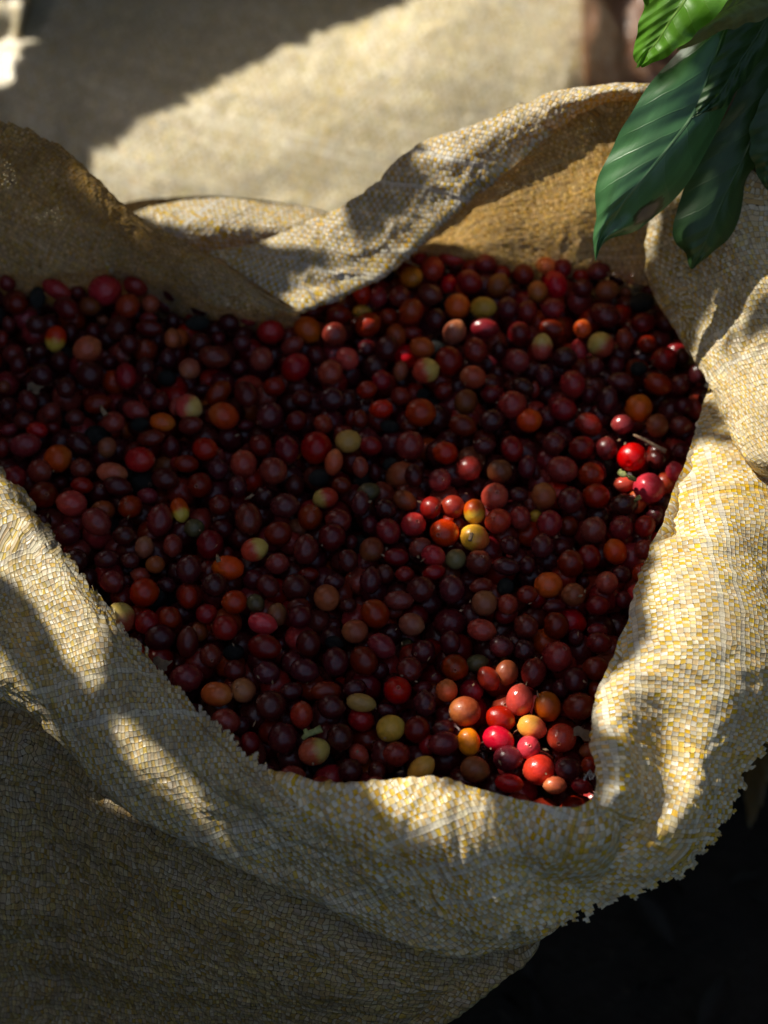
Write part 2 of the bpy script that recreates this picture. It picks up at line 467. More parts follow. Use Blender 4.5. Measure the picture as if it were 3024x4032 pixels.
# the side between flap and cuff, left of the picture's edge
eb, et = P(-295, 1080, 1.0), P(-295, 330, 12)
gl = P(-248, 1610, 2.9)
SW = [(eb, et), (Vector((-.275, .135, ZP + .006)), Vector((-.290, .150, ZP + .085))), (Vector((-.288, .095, ZP + .004)), Vector((-.305, .100, ZP + .050))),
      (Vector((-.285, .050, ZP + .004)), Vector((-.300, .048, ZP + .035))), (Vector((gl.x - .012, gl.y + .008, ZP + .002)), Vector((gl.x - .008, gl.y + .004, gl.z)))]
cols = []
for b_, t_ in SW:
    g0 = outward(b_, .03, 0)
    cols.append([Vector((g0.x, g0.y, .004)), Vector((g0.x, g0.y, .18)), outward(b_, .012, -.06), b_, b_.lerp(t_, .5), t_, outward(t_, .012, -.008), outward(t_, .022, -.035), outward(t_, .028, -.07)])
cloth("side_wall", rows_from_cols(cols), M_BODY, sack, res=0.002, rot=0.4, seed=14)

# rim band that dips into the mouth and climbs to the back right
DB = [
 [(1180, 1228, 1.2), (1060, 1155, 2.2), (940, 1075, 3.2), (830, 1000, 4.0)],
 [(1350, 1160, 1.7), (1250, 1090, 3.0), (1140, 1020, 3.8), (1010, 965, 3.8)],
 [(1500, 1088, 2.6), (1400, 1020, 4.0), (1290, 950, 4.7), (1160, 900, 4.4)],
 [(1620, 985, 3.8), (1530, 930, 5.0), (1430, 870, 5.7), (1330, 838, 5.5)],
 [(1750, 865, 5.2), (1680, 810, 6.4), (1590, 760, 7.2), (1480, 735, 7)],
 [(1900, 740, 6.6), (1830, 690, 7.7), (1740, 650, 8.2), (1640, 607, 8)],
 [(2060, 620, 8.1), (2000, 580, 9.0), (1920, 540, 9.4), (1840, 512, 9)],
 [(2180, 515, 9.4), (2140, 490, 9.9), (2090, 450, 10.2), (2040, 428, 10)],
 [(2300, 430, 10.3), (2290, 410, 10.6), (2270, 385, 10.8), (2240, 366, 10.6)],
 [(2450, 385, 11), (2450, 370, 11.2), (2440, 352, 11.3), (2430, 337, 11.1)],
 [(2620, 390, 11), (2620, 375, 11.2), (2610, 360, 11.3), (2600, 350, 11.1)],
]
DB = [[(q[0], q[1], (c[0][2] + (0, .5, .8, .6)[i]) if k else (1.3, 1.8, 2.4, 3.0)[i]) for i, q in enumerate(c)] for k, c in enumerate(DB)]
cols = []
for c in DB:
    pts = [P(*q) for q in c]
    top = pts[-1]
    u = pts[0] + Vector((-.001, .006, .001))
    cols.append([u] + pts + [top + Vector((0, .005, -.004)), top + Vector((0, .006, -.010))])
cloth("rim_band", rows_from_cols(cols), M_OUT, sack, rot=0.78, seed=21, wr=(0.0014, 0.0022, 0.0010), hems=())["label"] = "turned-over rim band dipping to a point"
# hem layer lying on the band: a torn strip along its lower edge
cols = []
for c in DB[:8]:
    pts = [P(*q) for q in c]
    n = Vector((0.0, -0.45, 0.9)) * 0.0022
    p0 = pts[0]; p1 = pts[0].lerp(pts[1], 0.45); p2 = pts[0].lerp(pts[1], 0.95)
    cols.append([p0 + Vector((0, .001, -.0015)), p0 + n * .8, p1 + n, p2 + n])
cloth("hem_strip", rows_from_cols(cols), M_RIGHT, sack, rot=0.6, seed=23, wr=(0.0006, 0.0006, 0.0004), hems=(('last', 0.006),))["label"] = "torn double hem along the rim band"

# bulge of sack cloth behind the dip
FB = []
for u, v0 in [(380, 900), (547, 832), (640, 811), (711, 800), (866, 800), (1000, 808), (1166, 816), (1300, 842), (1450, 900), (1600, 960)]:
    top = P(u, v0, 2.2)
    FB.append([top + Vector((0, .03, -.30)), top + Vector((0, .02, -.05)), top + Vector((0, .008, -.008)), top, P(u + 20, v0 + 80, 2.2), P(u + 40, v0 + (170 if u < 1300 else 120 if u < 1400 else 95), 1.2), P(u + 50, v0 + (190 if u < 700 else 230 if u < 1100 else 200 if u < 1200 else 150 if u < 1400 else 100), 0.2)])
cloth("back", rows_from_cols(FB), M_OUT, sack, rot=0.8, seed=31, wr=(0.0016, 0.0014, 0.0005))["label"] = "sunlit bulge of the back behind the dip"

# inner back wall, lit through from behind
CW = [
 [(1500, 1086, 2.3), (1490, 1070, 1.8), (1470, 1040, 1.2), (1450, 1000, .4)],
 [(1622, 988, 3.6), (1630, 985, 2.3), (1627, 972, 1.2), (1622, 955, .4)],
 [(1752, 867, 5.0), (1762, 892, 3.7), (1767, 930, 2.1), (1767, 972, .4)],
 [(1902, 742, 6.4), (1912, 802, 4.9), (1922, 890, 2.5), (1927, 986, .4)],
 [(2062, 622, 7.9), (2072, 722, 5.9), (2082, 860, 3.1), (2087, 1008, .4)],
 [(2182, 517, 9.2), (2202, 652, 6.9), (2222, 830, 3.5), (2232, 1024, .4)],
 [(2302, 432, 10.2), (2332, 580, 7.7), (2362, 800, 3.9), (2372, 1040, .4)],
 [(2450, 385, 10.9), (2442, 560, 8.1), (2462, 800, 4.0), (2472, 1060, .4)],
 [(2600, 380, 11), (2560, 560, 8.2), (2550, 800, 4.1), (2550, 1078, .4)],
 [(2760, 450, 10.5), (2720, 600, 8), (2690, 850, 3.6), (2680, 1120, .2)],
 [(2900, 560, 9.5), (2860, 700, 7), (2820, 950, 3), (2800, 1220, .0)],
]
cols = []
for c in CW:
    pts = [P(*q) for q in c]
    g1 = outward(pts[-1], .012, -.15); g2 = outward(pts[-1], .02, 0)
    cols.append(pts + [outward(pts[-1], 0.002, -.012), outward(pts[-1], .003, -.05), g1, Vector((g2.x, g2.y, .004))])
cloth("inner_wall", rows_from_cols(cols), M_IN, sack, rot=0.1, seed=41, wr=(0.003, 0.0012, 0.0005), wscale=(24, 60, 230))["label"] = "ochre inner back wall glowing with sun behind it"

# flap hanging in from the right
BR = [
 [(2500, 620, 7.0), (2560, 600, 8.0), (2690, 560, 9.6), (2920, 648, 10.5), (3020, 720, 10.3), (3160, 800, 10)],
 [(2530, 880, 5.2), (2590, 860, 6.2), (2710, 850, 7.3), (2900, 880, 8.4), (3020, 920, 8.4), (3180, 980, 8.2)],
 [(2550, 1090, 3.6), (2620, 1085, 4.4), (2740, 1080, 5.4), (2930, 1110, 6.6), (3040, 1140, 6.8), (3200, 1200, 6.6)],
 [(2632, 1250, 3.0), (2700, 1250, 3.8), (2810, 1260, 4.6), (2980, 1290, 5.6), (3080, 1310, 5.8), (3220, 1350, 5.6)],
 [(2710, 1390, 2.9), (2770, 1385, 3.6), (2860, 1385, 4.4), (3010, 1400, 5.2), (3100, 1410, 5.4), (3230, 1440, 5.2)],
 [(2790, 1530, 3.1), (2840, 1518, 3.7), (2920, 1505, 4.4), (3040, 1505, 5.0), (3130, 1510, 5.1), (3240, 1530, 4.9)],
 [(2850, 1660, 3.4), (2900, 1655, 3.9), (2970, 1650, 4.4), (3070, 1650, 4.9), (3150, 1650, 4.9), (3250, 1660, 4.6)],
 [(2930, 1790, 3.5), (2970, 1780, 3.9), (3030, 1770, 4.3), (3110, 1765, 4.6), (3180, 1765, 4.6), (3260, 1770, 4.2)],
 [(3040, 1850, 3.6), (3060, 1848, 3.8), (3100, 1840, 4.1), (3160, 1835, 4.3), (3220, 1835, 4.2), (3290, 1840, 3.8)],
]
rws = []
for r in BR:
    pts = [P(*q) for q in r]
    rws.append([outward(pts[0], .012, -.022), outward(pts[0], .004, -.006)] + pts + [pts[-1] + Vector((.015, .0, -.03)), pts[-1] + Vector((.03, 0, -.12)), pts[-1] + Vector((.035, 0, -.38))])
cloth("flap", rws, M_LEFT, sack, rot=0.25, seed=51, wr=(0.0016, 0.0013, 0.0006), hems=(('last', .003),))["label"] = "grubby right flap hanging over the cuff"

# body of the sack down to the ground
def W(x, y, z): return Vector((x, y, z))
BD = [
 [(-420, 2500, -1), (100, 2700, -2.5), (400, 2950, -3), (750, 3230, -3.6), (1100, 3420, -4.6), (1500, 3560, -5.6), (1850, 3640, -6), (2150, 3600, -6)],
 [(-500, 3000, -4), (100, 3050, -4.3), (450, 3250, -4.8), (800, 3450, -5.5), (1150, 3620, -6.1), (1500, 3740, -6.6), (1850, 3790, -6.8), (2120, 3715, -6.5)],
 [(-550, 3400, -9), (100, 3430, -8.5), (450, 3560, -8.3), (800, 3700, -8.2), (1150, 3820, -8.2), (1450, 3890, -8.2), (1720, 3905, -8.2), (1930, 3830, -8.2)],
 [(-600, 3800, -14), (100, 3820, -13), (450, 3880, -12), (800, 3960, -11.6), (1100, 4020, -11.3), (1350, 4070, -11), (1520, 4080, -11), (1680, 4000, -11)],
 [(-600, 4300, -20), (100, 4300, -19), (450, 4300, -18), (800, 4310, -17), (1000, 4300, -16), (1150, 4290, -15.5), (1300, 4260, -15), (1420, 4170, -15)],
]
back_xy = [(.10, -.06), (.13, .04), (.13, .14), (.06, .23), (-.06, .27), (-.20, .26), (-.32, .15), (-.36, 0)]
rws = []
for k, r in enumerate(BD):
    pts = [P(*q) for q in r]
    z = np.mean([p.z for p in pts])
    shift = [0, 0, -.02, -.04, -.05][k]
    bk = [W(x + shift * (1 if x > -.1 else 0), y - abs(shift) * .0, z) for x, y in back_xy]
    rws.append(pts + bk + [pts[0]])
last = rws[-1]
rws.append([W(p.x * 0.98, p.y * .98 + .002, 0.10) for p in last])
rws.append([W(p.x * 0.94, p.y * .94 + .004, 0.004) for p in last])
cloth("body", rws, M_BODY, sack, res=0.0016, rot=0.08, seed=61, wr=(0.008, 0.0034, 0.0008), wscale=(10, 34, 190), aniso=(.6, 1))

# ------------------------------------------------------------------ coffee cherries
CLS = {  # main colour, tip colour, tip amount, roughness, word
 'm': ((0.20, 0.012, 0.010), (0.26, 0.026, 0.012), .3, .30, 'maroon'),
 'd': ((0.078, 0.007, 0.009), (0.13, 0.018, 0.010), .3, .30, 'dark maroon'),
 'r': ((0.36, 0.016, 0.010), (0.44, 0.06, 0.015), .35, .30, 'red'),
 'b': ((0.55, 0.010, 0.012), (0.60, 0.05, 0.02), .3, .25, 'bright red'),
 'o': ((0.52, 0.070, 0.012), (0.50, 0.16, 0.03), .45, .36, 'orange-red'),
 'O': ((0.72, 0.17, 0.018), (0.75, 0.30, 0.03), .5, .36, 'orange'),
 'y': ((0.50, 0.26, 0.045), (0.48, 0.34, 0.07), .5, .40, 'yellow'),
 'n': ((0.27, 0.060, 0.020), (0.34, 0.13, 0.03), .5, .42, 'brownish'),
 'g': ((0.14, 0.11, 0.040), (0.16, 0.06, 0.02), .4, .42, 'olive'),
 'k': ((0.013, 0.014, 0.011), (0.022, 0.020, 0.014), .5, .55, 'black dried'),
 'R': ((0.50, 0.045, 0.014), (0.62, 0.42, 0.08), 1.0, .33, 'red and yellow'),
 'Y': ((0.78, 0.34, 0.025), (0.62, 0.09, 0.02), 1.0, .30, 'yellow-orange'),
}


def cherry_mat(key, main, tip, amt, rough):
    N = NT("cherry_skin_" + key)
    at = N.n("ShaderNodeAttribute", attribute_name="loc")
    ar = N.n("ShaderNodeAttribute", attribute_name="rnd")
    oi = N.n("ShaderNodeObjectInfo")
    rv = N.m_('FRACT', N.m_('ADD', ar.outputs["Fac"], oi.outputs["Random"]))
    rv2 = N.m_('FRACT', N.m_('MULTIPLY', rv, 17.31))
    rv3 = N.m_('FRACT', N.m_('MULTIPLY', rv, 71.7))
    ofs = N.n("ShaderNodeVectorMath", operation='ADD'); N.l(at.outputs["Vector"], ofs.inputs[0])
    cb = N.n("ShaderNodeCombineXYZ"); N.l(N.m_('MULTIPLY', rv, 90), cb.inputs[0]); N.l(N.m_('MULTIPLY', rv2, 60), cb.inputs[1]); N.l(cb.outputs[0], ofs.inputs[1])
    v = ofs.outputs[0]
    sp = N.n("ShaderNodeSeparateXYZ"); N.l(at.outputs["Vector"], sp.inputs[0])
    z = N.m_('ADD', sp.outputs[2], N.m_('MULTIPLY', N.m_('ADD', N.noise(v, 1.6, 3, .55), -.5), .7 if amt > .9 else 1.3))
    f = N.ramp(z, -0.15 if amt > .9 else 0.1, 0.55 if amt > .9 else 0.9)
    col = N.mix(N.m_('MULTIPLY', f, amt), main, tip)
    # broad blotches darker / lighter
    bl = N.ramp(N.noise(v, 2.4, 4, .6), .35, .7)
    dk = tuple(c * .55 for c in main)
    col = N.mix(N.m_('MULTIPLY', bl, .1 if key in 'RY' else .45), col, dk)
    hs = N.n("ShaderNodeHueSaturation"); N.l(col, hs.inputs["Color"])
    N.l(N.m_('ADD', .493, N.m_('MULTIPLY', rv2, .018)), hs.inputs["Hue"])
    N.l(N.m_('ADD', .93, N.m_('MULTIPLY', rv3, .14)), hs.inputs["Saturation"])
    N.l(N.m_('ADD', .85 if key in 'RYb' else .6, N.m_('MULTIPLY', rv, .3 if key in 'RYb' else .8)), hs.inputs["Value"])
    col = hs.outputs[0]
    # scars and specks
    sk = N.ramp(N.noise(v, 9, 3, .7), .70, .76)
    col = N.mix(N.m_('MULTIPLY', sk, .5), col, (0.16, 0.09, 0.04))
    sk2 = N.ramp(N.noise(v, 26, 2, .6), .73, .78)
    col = N.mix(N.m_('MULTIPLY', sk2, .8), col, (0.03, 0.015, 0.01))
    # tan scar round the crown ring
    rr = N.m_('ABSOLUTE', N.m_('SUBTRACT', N.m_('SQRT', N.m_('ADD', N.m_('POWER', sp.outputs[0], 2.0), N.m_('POWER', sp.outputs[1], 2.0))), 0.14))
    ring = N.m_('MULTIPLY', N.m_('LESS_THAN', rr, 0.03), N.m_('GREATER_THAN', sp.outputs[2], 0.5))
    col = N.mix(N.m_('MULTIPLY', ring, .6), col, (0.34, 0.17, 0.10))
    rad = N.m_('SQRT', N.m_('ADD', N.m_('POWER', sp.outputs[0], 2.0), N.m_('POWER', sp.outputs[1], 2.0)))
    pit = N.m_('MULTIPLY', N.m_('LESS_THAN', rad, 0.06), N.m_('GREATER_THAN', sp.outputs[2], 0.5))
    col = N.mix(N.m_('MULTIPLY', pit, .7), col, (0.05, 0.02, 0.01))
    N.l(col, N.b.inputs["Base Color"])
    du = N.ramp(N.noise(v, 3.5, 4, .6), .4, .7)
    N.l(N.m_('ADD', rough - .12, N.m_('ADD', N.m_('MULTIPLY', du, .14), N.m_('MULTIPLY', rv3, .14))), N.b.inputs["Roughness"])
    N.b.inputs["Specular IOR Level"].default_value = 0.38
    if key not in 'k':
        N.b.inputs["Coat Weight"].default_value = 0.12; N.b.inputs["Coat Roughness"].default_value = .08
    bp = N.n("ShaderNodeBump"); bp.inputs["Strength"].default_value = .8 if key == 'k' else .28; bp.inputs["Distance"].default_value = .0012
    hgt = N.m_('ADD', N.noise(v, 2.2, 3, .5), N.m_('MULTIPLY', N.noise(v, 9, 3, .6), .25 if key != 'k' else 1.2))
    N.l(hgt, bp.inputs["Height"]); N.l(bp.outputs[0], N.b.inputs["Normal"])
    return N.m


CM = {k: cherry_mat(k, *v[:4]) for k, v in CLS.items()}


def cherry_arrays(seed, nu=28, nv=20):
    rg = random.Random(seed)
    lat = [0, .07, .115, .14, .165, .21, .3] + list(np.linspace(.42, math.pi - .3, nv - 9)) + [math.pi - .16, math.pi]
    V, L, Fc = [], [], []
    ph = rg.uniform(0, 6)
    flat = rg.uniform(.9, .99)
    for i, th in enumerate(lat):
        for j in range(nu if 0 < i < len(lat) - 1 else 1):
            a = 2 * math.pi * j / nu
            x, y, z = math.sin(th) * math.cos(a), math.sin(th) * math.sin(a), math.cos(th)
            r = 1.0
            if th < .3:
                r += .035 * math.exp(-((th - .14) / .03) ** 2) - .07 * math.exp(-(th / .08) ** 2)
            if th > math.pi - .35: r -= .10 * math.exp(-((math.pi - th) / .16) ** 2)
            r += .035 * mnoise.noise((x * 1.3 + seed * 5, y * 1.3, z * 1.3)) + .012 * math.cos(2 * a + ph) * math.sin(th)
            # superellipsoid: a little boxy like a real cherry
            k = 1 + .03 * math.sin(th) ** 2
            V.append((x * r * k, y * r * k * flat, z * r)); L.append((x, y, z))
    def idx(i, j):
        if i == 0: return 0
        if i == len(lat) - 1: return 1 + (len(lat) - 2) * nu
        return 1 + (i - 1) * nu + j % nu
    for i in range(len(lat) - 1):
        for j in range(nu):
            q = [idx(i, j), idx(i + 1, j), idx(i + 1, j + 1), idx(i, j + 1)]
            q = [a for k_, a in enumerate(q) if a not in q[:k_]]
            Fc.append(tuple(q))
    return np.array(V), np.array(L), Fc


def attrs(me, L, R_):
    a = me.attributes.new("loc", 'FLOAT_VECTOR', 'POINT'); a.data.foreach_set("vector", np.asarray(L, float).ravel())
    b = me.attributes.new("rnd", 'FLOAT', 'POINT'); b.data.foreach_set("value", np.asarray(R_, float))


T = {}
T[(0, 1000)] = """70,270,85,80,m;165,465,95,95,m;350,410,75,110,k;270,290,80,70,m,1;110,190,95,60,r,1;525,330,150,90,r,0,-30;775,260,90,75,n,1;725,360,80,75,m,1;980,340,160,140,r;1275,285,120,115,m;1095,175,100,65,b,1;1190,490,125,110,r,0,60;1405,470,95,90,o,1;620,510,135,105,m,0,-35;835,490,105,85,n;1610,350,90,100,d;1380,600,90,60,r,1;1390,690,130,80,d,0,-5;1105,690,115,115,d;1615,620,65,80,d,1;520,790,125,100,R,0,-100;815,890,138,122,o,0,30;340,660,100,85,d;660,740,75,100,d,1;875,720,70,80,d,1;1205,845,92,88,d;1610,790,80,95,o;170,1030,90,90,d;560,1010,100,100,d,1;840,1130,130,120,d;1175,1140,130,110,m,0,-80;1360,1060,92,90,d;1380,1280,88,82,d;1020,1010,75,72,d,1;390,1130,110,100,d,0,-60;620,1250,95,100,d;260,1370,110,88,m,0,-60;480,1470,92,90,m;70,1420,85,85,d;40,1240,60,60,n;230,1560,95,85,d;345,1645,105,75,r;700,1530,95,80,d;910,1400,130,90,m,0,15;1060,1570,110,100,m;1265,1460,132,90,r,0,-15;1515,1570,120,88,o,0,-10;1300,1590,90,65,k;1490,1380,100,85,d,0,60;1640,1420,60,90,r;1570,980,85,95,d,1;1560,1160,90,80,k,1;80,660,60,80,m,1;20,790,55,80,m;360,910,90,80,d,1;490,1620,80,65,m,1;960,620,60,52,n,2;1480,340,65,52,k,2;90,1640,90,60,m,1;-60,400,90,90,d;-70,1000,90,90,m;-80,1500,90,90,d"""
T[(700, 1000)] = """240,480,125,100,d;440,510,80,85,d,1;685,570,125,108,r;1000,570,130,98,y,1;185,645,115,75,k;480,640,98,82,d;870,730,125,120,r;1210,710,138,120,o,0,-40;1460,750,120,112,r;1500,570,115,92,m;1250,540,110,75,m,1;20,340,90,100,d;210,830,95,100,d;380,790,72,72,d,1;600,830,88,86,d;340,960,155,108,m,0,-10;110,1070,105,98,n;780,980,115,115,m,0,p;1070,860,118,88,m,0,35;1100,1060,142,136,r;1290,950,92,90,d,1;1420,1110,125,120,o;1580,980,112,120,b,0,p;570,1060,88,80,d,1;380,1300,140,98,r,0,50;640,1310,132,108,d,0,-60;900,1240,108,92,m;1160,1350,98,82,d;1440,1350,130,106,d;100,1430,132,120,R,0,-20;430,1510,147,122,o,0,160;860,1510,130,130,d;1110,1560,102,98,m;1355,1590,100,92,m,0,p;120,1600,120,85,m;1620,1530,65,90,m,1;230,1270,90,60,d,2;640,1600,80,55,d,1;20,640,60,60,d,1;20,790,90,90,o,1"""
T[(1400, 1000)] = """60,370,88,110,b;210,400,92,100,m;410,395,102,98,m;290,190,80,72,k,1;480,140,90,90,m,1;520,215,100,106,O;715,140,125,106,r,0,80;690,380,125,102,m,0,-20;870,290,75,100,b,1;1060,260,128,110,m,0,-35;1080,130,90,80,m,1;1215,90,108,92,m;900,40,130,70,b,1;1330,295,120,104,n,0,60;1360,180,95,75,m,1;1570,190,102,98,m;950,490,116,116,o;1190,500,126,100,y,0,0;1420,510,102,110,d;1600,540,92,110,m;520,540,126,122,r,0,p;745,610,98,106,d;310,590,90,92,m,1;60,540,90,70,y,1;115,660,128,112,r,0,30;290,880,125,106,d,0,70;380,760,100,110,o,1;540,740,90,65,m,1;620,875,122,102,o,0,-20;925,730,122,108,n,0,60;1200,690,138,98,m,0,-5;1530,745,112,116,m,0,-100;105,880,92,82,d,1;655,1090,130,122,R,0,15;870,1000,132,142,m;1115,900,116,116,m;1095,1150,125,108,o;1510,1000,116,116,m;1340,900,70,90,d,2;420,1090,70,100,n,1;240,1180,92,96,m;105,1270,98,86,m;820,1280,92,96,m,1;630,1310,72,60,k,2;1030,1380,122,110,n,0,-120;1280,1310,118,96,m,1;1560,1240,112,82,d,0,-20;1460,1410,136,130,r;240,1445,115,86,b;420,1330,102,92,m,1;605,1480,146,130,r;1000,1600,136,102,m,0,-15;1270,1560,122,112,d;1620,1555,122,112,o;1320,1120,82,82,d,2;40,1540,72,90,m;500,1610,80,72,m,1;320,1610,90,62,k,1;430,20,90,60,b,1;600,50,75,65,r,1;1350,30,75,62,O,1;1500,50,90,62,m,1;20,210,80,80,d,1;600,-40,90,80,b,1;760,-20,90,60,O,1"""
T[(2100, 1000)] = """120,110,96,82,O;265,135,102,96,m;205,285,135,110,b,0,110;40,350,98,96,O;450,200,88,72,b,1;460,320,96,88,d;610,160,112,92,m;685,340,112,92,n;860,355,62,66,n,2;960,240,92,100,m,1;800,220,100,82,d,1;1010,450,120,92,k;180,510,112,96,r;665,570,156,112,m,0,-25;1025,640,116,92,m,0,10;175,700,122,86,m,0,-15;460,700,86,86,o;630,850,126,126,R,0,140;80,870,130,96,R,0,85;420,910,82,110,r,1;290,970,116,102,d;850,790,100,82,m,0,-90;1060,840,88,86,m,1;1220,980,116,122,r;570,1050,92,92,d;770,1040,82,90,d,1;980,1070,82,72,k,1;105,1140,88,106,d;365,1215,126,132,r;810,1190,126,96,d,0,0;1165,1215,136,102,m,0,-20;1365,1210,88,92,m;690,1370,140,96,d,0,80;525,1310,82,90,d,1;280,1450,126,106,m;980,1440,132,126,o;515,1590,132,102,r,0,-35;830,1590,102,92,m;1155,1600,110,110,n;1370,1600,110,92,m,1;1540,1130,100,120,d,1;1400,1420,90,82,d,1;10,1270,52,82,m;1080,340,72,52,m,1;1390,960,72,90,d,1;1230,650,90,90,d,1;1600,1350,62,72,d,1;120,330,60,60,m,2"""
T[(0, 1700)] = """235,125,150,112,m,0,10;25,150,60,90,m;540,250,130,134,o,0,20;740,110,136,96,d,0,-35;1000,145,88,100,n;1405,60,130,82,m,0,10;1305,260,146,118,r,0,0;370,370,122,112,r;130,430,120,112,m;410,590,126,130,m,0,p;560,480,75,65,d,2;755,340,102,92,m;765,500,106,82,m;670,670,146,122,r;1045,385,146,98,o,0,-10;1100,510,140,88,d,0,-15;965,730,115,90,o,1;1215,700,112,112,m,0,p;1380,600,102,82,m,1;1540,440,130,102,d,0,-10;1490,830,160,126,m,0,80;900,840,150,122,m,0,-40;1160,970,116,96,d;630,950,126,106,d;400,830,82,76,d,1;190,680,62,82,r,1;1345,1080,110,88,n,0,80;990,1190,116,88,d;1215,1200,92,78,d;1450,1240,92,88,n;1610,1060,92,112,m;710,1200,110,110,d;1045,1400,116,112,m;1345,1500,142,132,r;1310,1340,92,75,r,1;830,1360,82,92,d,1;1560,1430,92,82,d,1;1180,1400,62,62,d,2;1600,150,82,110,d,1;1640,300,55,72,m,1"""
T[(700, 1700)] = """255,165,126,112,r;80,300,122,84,m;375,350,102,96,d;615,300,126,136,r;770,130,106,102,m;1020,170,136,112,m,0,-80;1290,150,142,150,r;1590,90,126,112,y;1455,285,130,92,o,0,80;890,365,132,130,r;205,500,122,122,m,0,p;560,510,90,106,d;800,610,106,106,d,1;1090,510,96,112,d,1;1320,430,102,82,k,1;1530,500,96,82,m;1380,620,122,102,R,0,190;395,680,106,102,m;20,730,122,84,R,0,-70;995,690,142,116,d,0,10;660,810,156,126,m,0,-80;1235,800,116,122,r;1500,830,126,112,m;155,900,96,88,g;420,910,106,98,d,1;940,950,132,116,m;1440,980,126,126,m;300,1050,122,140,m;715,1100,132,108,R,0,20;1195,1100,118,146,m;930,1230,106,112,m;470,1270,152,118,o,0,175;100,1290,140,112,d,0,80;460,1140,62,72,d,1;340,1430,126,116,d;710,1380,112,96,d,1;840,1440,122,98,d,0,-35;1105,1450,132,132,d;1210,1340,112,75,m,1;100,1540,88,112,m;530,1590,122,108,r;725,1600,88,88,g;1390,1550,126,122,n;1460,1400,102,88,d;1590,1200,92,112,d;1620,1030,62,72,d,1;1140,1640,116,92,d;1590,1620,82,72,d"""
T[(1400, 1700)] = """135,130,112,92,m;505,130,142,140,m,0,60;840,200,122,106,r;1055,340,118,118,m,0,-50;1200,130,106,84,d;1460,160,126,106,m,0,-70;45,330,78,102,m;545,410,88,112,d;785,450,106,112,m,0,p;1345,370,118,116,n;330,310,82,72,k,2;1600,330,84,112,d;120,560,112,84,g;460,640,118,88,n,0,-30;45,670,88,120,d;280,720,112,96,d,0,-30;700,710,118,92,m,0,p;910,700,106,112,m;1300,605,136,122,b,0,p;1110,745,120,106,R,0,-88;1520,590,96,78,d;1330,835,132,122,r,0,p;1535,800,106,116,r;540,865,122,112,r,0,p;305,930,122,126,m;830,945,136,132,b,0,p;1110,990,142,126,Y,0,-20;600,1080,112,88,m,0,30;725,1160,118,102,r,0,-20;935,1190,98,94,g;150,1100,112,120,n;380,1170,122,84,m;1150,1220,122,122,m;1440,1060,98,98,d;1410,1260,132,84,d;270,1330,92,92,d;460,1330,92,78,m;735,1310,112,75,m;140,1390,132,102,d,0,80;605,1470,132,122,d;900,1470,122,136,d;1175,1440,116,80,m;1400,1450,84,84,k,1;1600,1250,84,92,d;1600,1520,102,88,m;400,1575,142,92,m;1200,1600,122,120,n,0,60;1420,1610,98,98,m;960,870,62,84,m,1;180,390,62,90,d,2;140,870,84,92,d,1"""
T[(2100, 1700)] = """190,110,106,106,m,0,-70;450,150,126,112,m;680,160,102,112,d;270,350,152,122,m,0,-15;920,235,136,136,b;535,400,122,116,m;1320,370,84,96,b;1080,525,142,142,b;1230,480,112,102,r,1;850,490,102,78,b,1;95,600,116,126,n;345,640,126,122,m,0,-60;590,600,122,122,r;850,680,132,106,d;960,660,92,112,o,1;150,860,116,132,r;330,880,92,96,m,1;560,920,122,132,m;820,900,122,122,m;1040,880,106,102,r;1140,780,84,92,d,1;765,1120,116,122,o;1040,1100,98,102,m;520,1170,106,116,m;350,1230,122,132,m;260,1080,92,84,d,1;80,1070,112,122,d;1010,1320,92,92,r;685,1410,112,106,r;820,1330,92,84,d;140,1430,132,126,o;375,1520,112,116,n;960,1510,88,92,b;840,1570,84,84,d;600,1620,112,92,m;30,1560,92,92,m;200,1630,112,65,d;470,1400,55,62,d,2;20,370,50,84,d,1;1150,260,92,92,d,1;1380,180,84,84,d,1;1150,1000,50,62,b,1;20,790,62,62,y,1"""
T[(300, 2400)] = """410,80,150,142,R,0,110;665,120,122,118,r;870,80,112,112,m,0,-60;780,260,146,118,d;1040,310,156,106,d,0,85;1145,210,88,96,n,1;1390,170,122,122,m,0,-130;1215,40,102,92,m;1255,430,112,112,m,0,p;560,360,110,70,b,1,-45;1025,640,156,132,m;1310,790,156,118,o,0,0;1560,755,112,126,n,0,p;1480,570,98,102,d;1390,1050,142,126,m;1540,1080,84,92,d,1;1440,1240,102,84,d;1620,1250,92,112,m;1470,400,102,84,k,1;1110,950,75,72,d,2;950,860,65,62,d,2;600,300,65,82,d,1"""
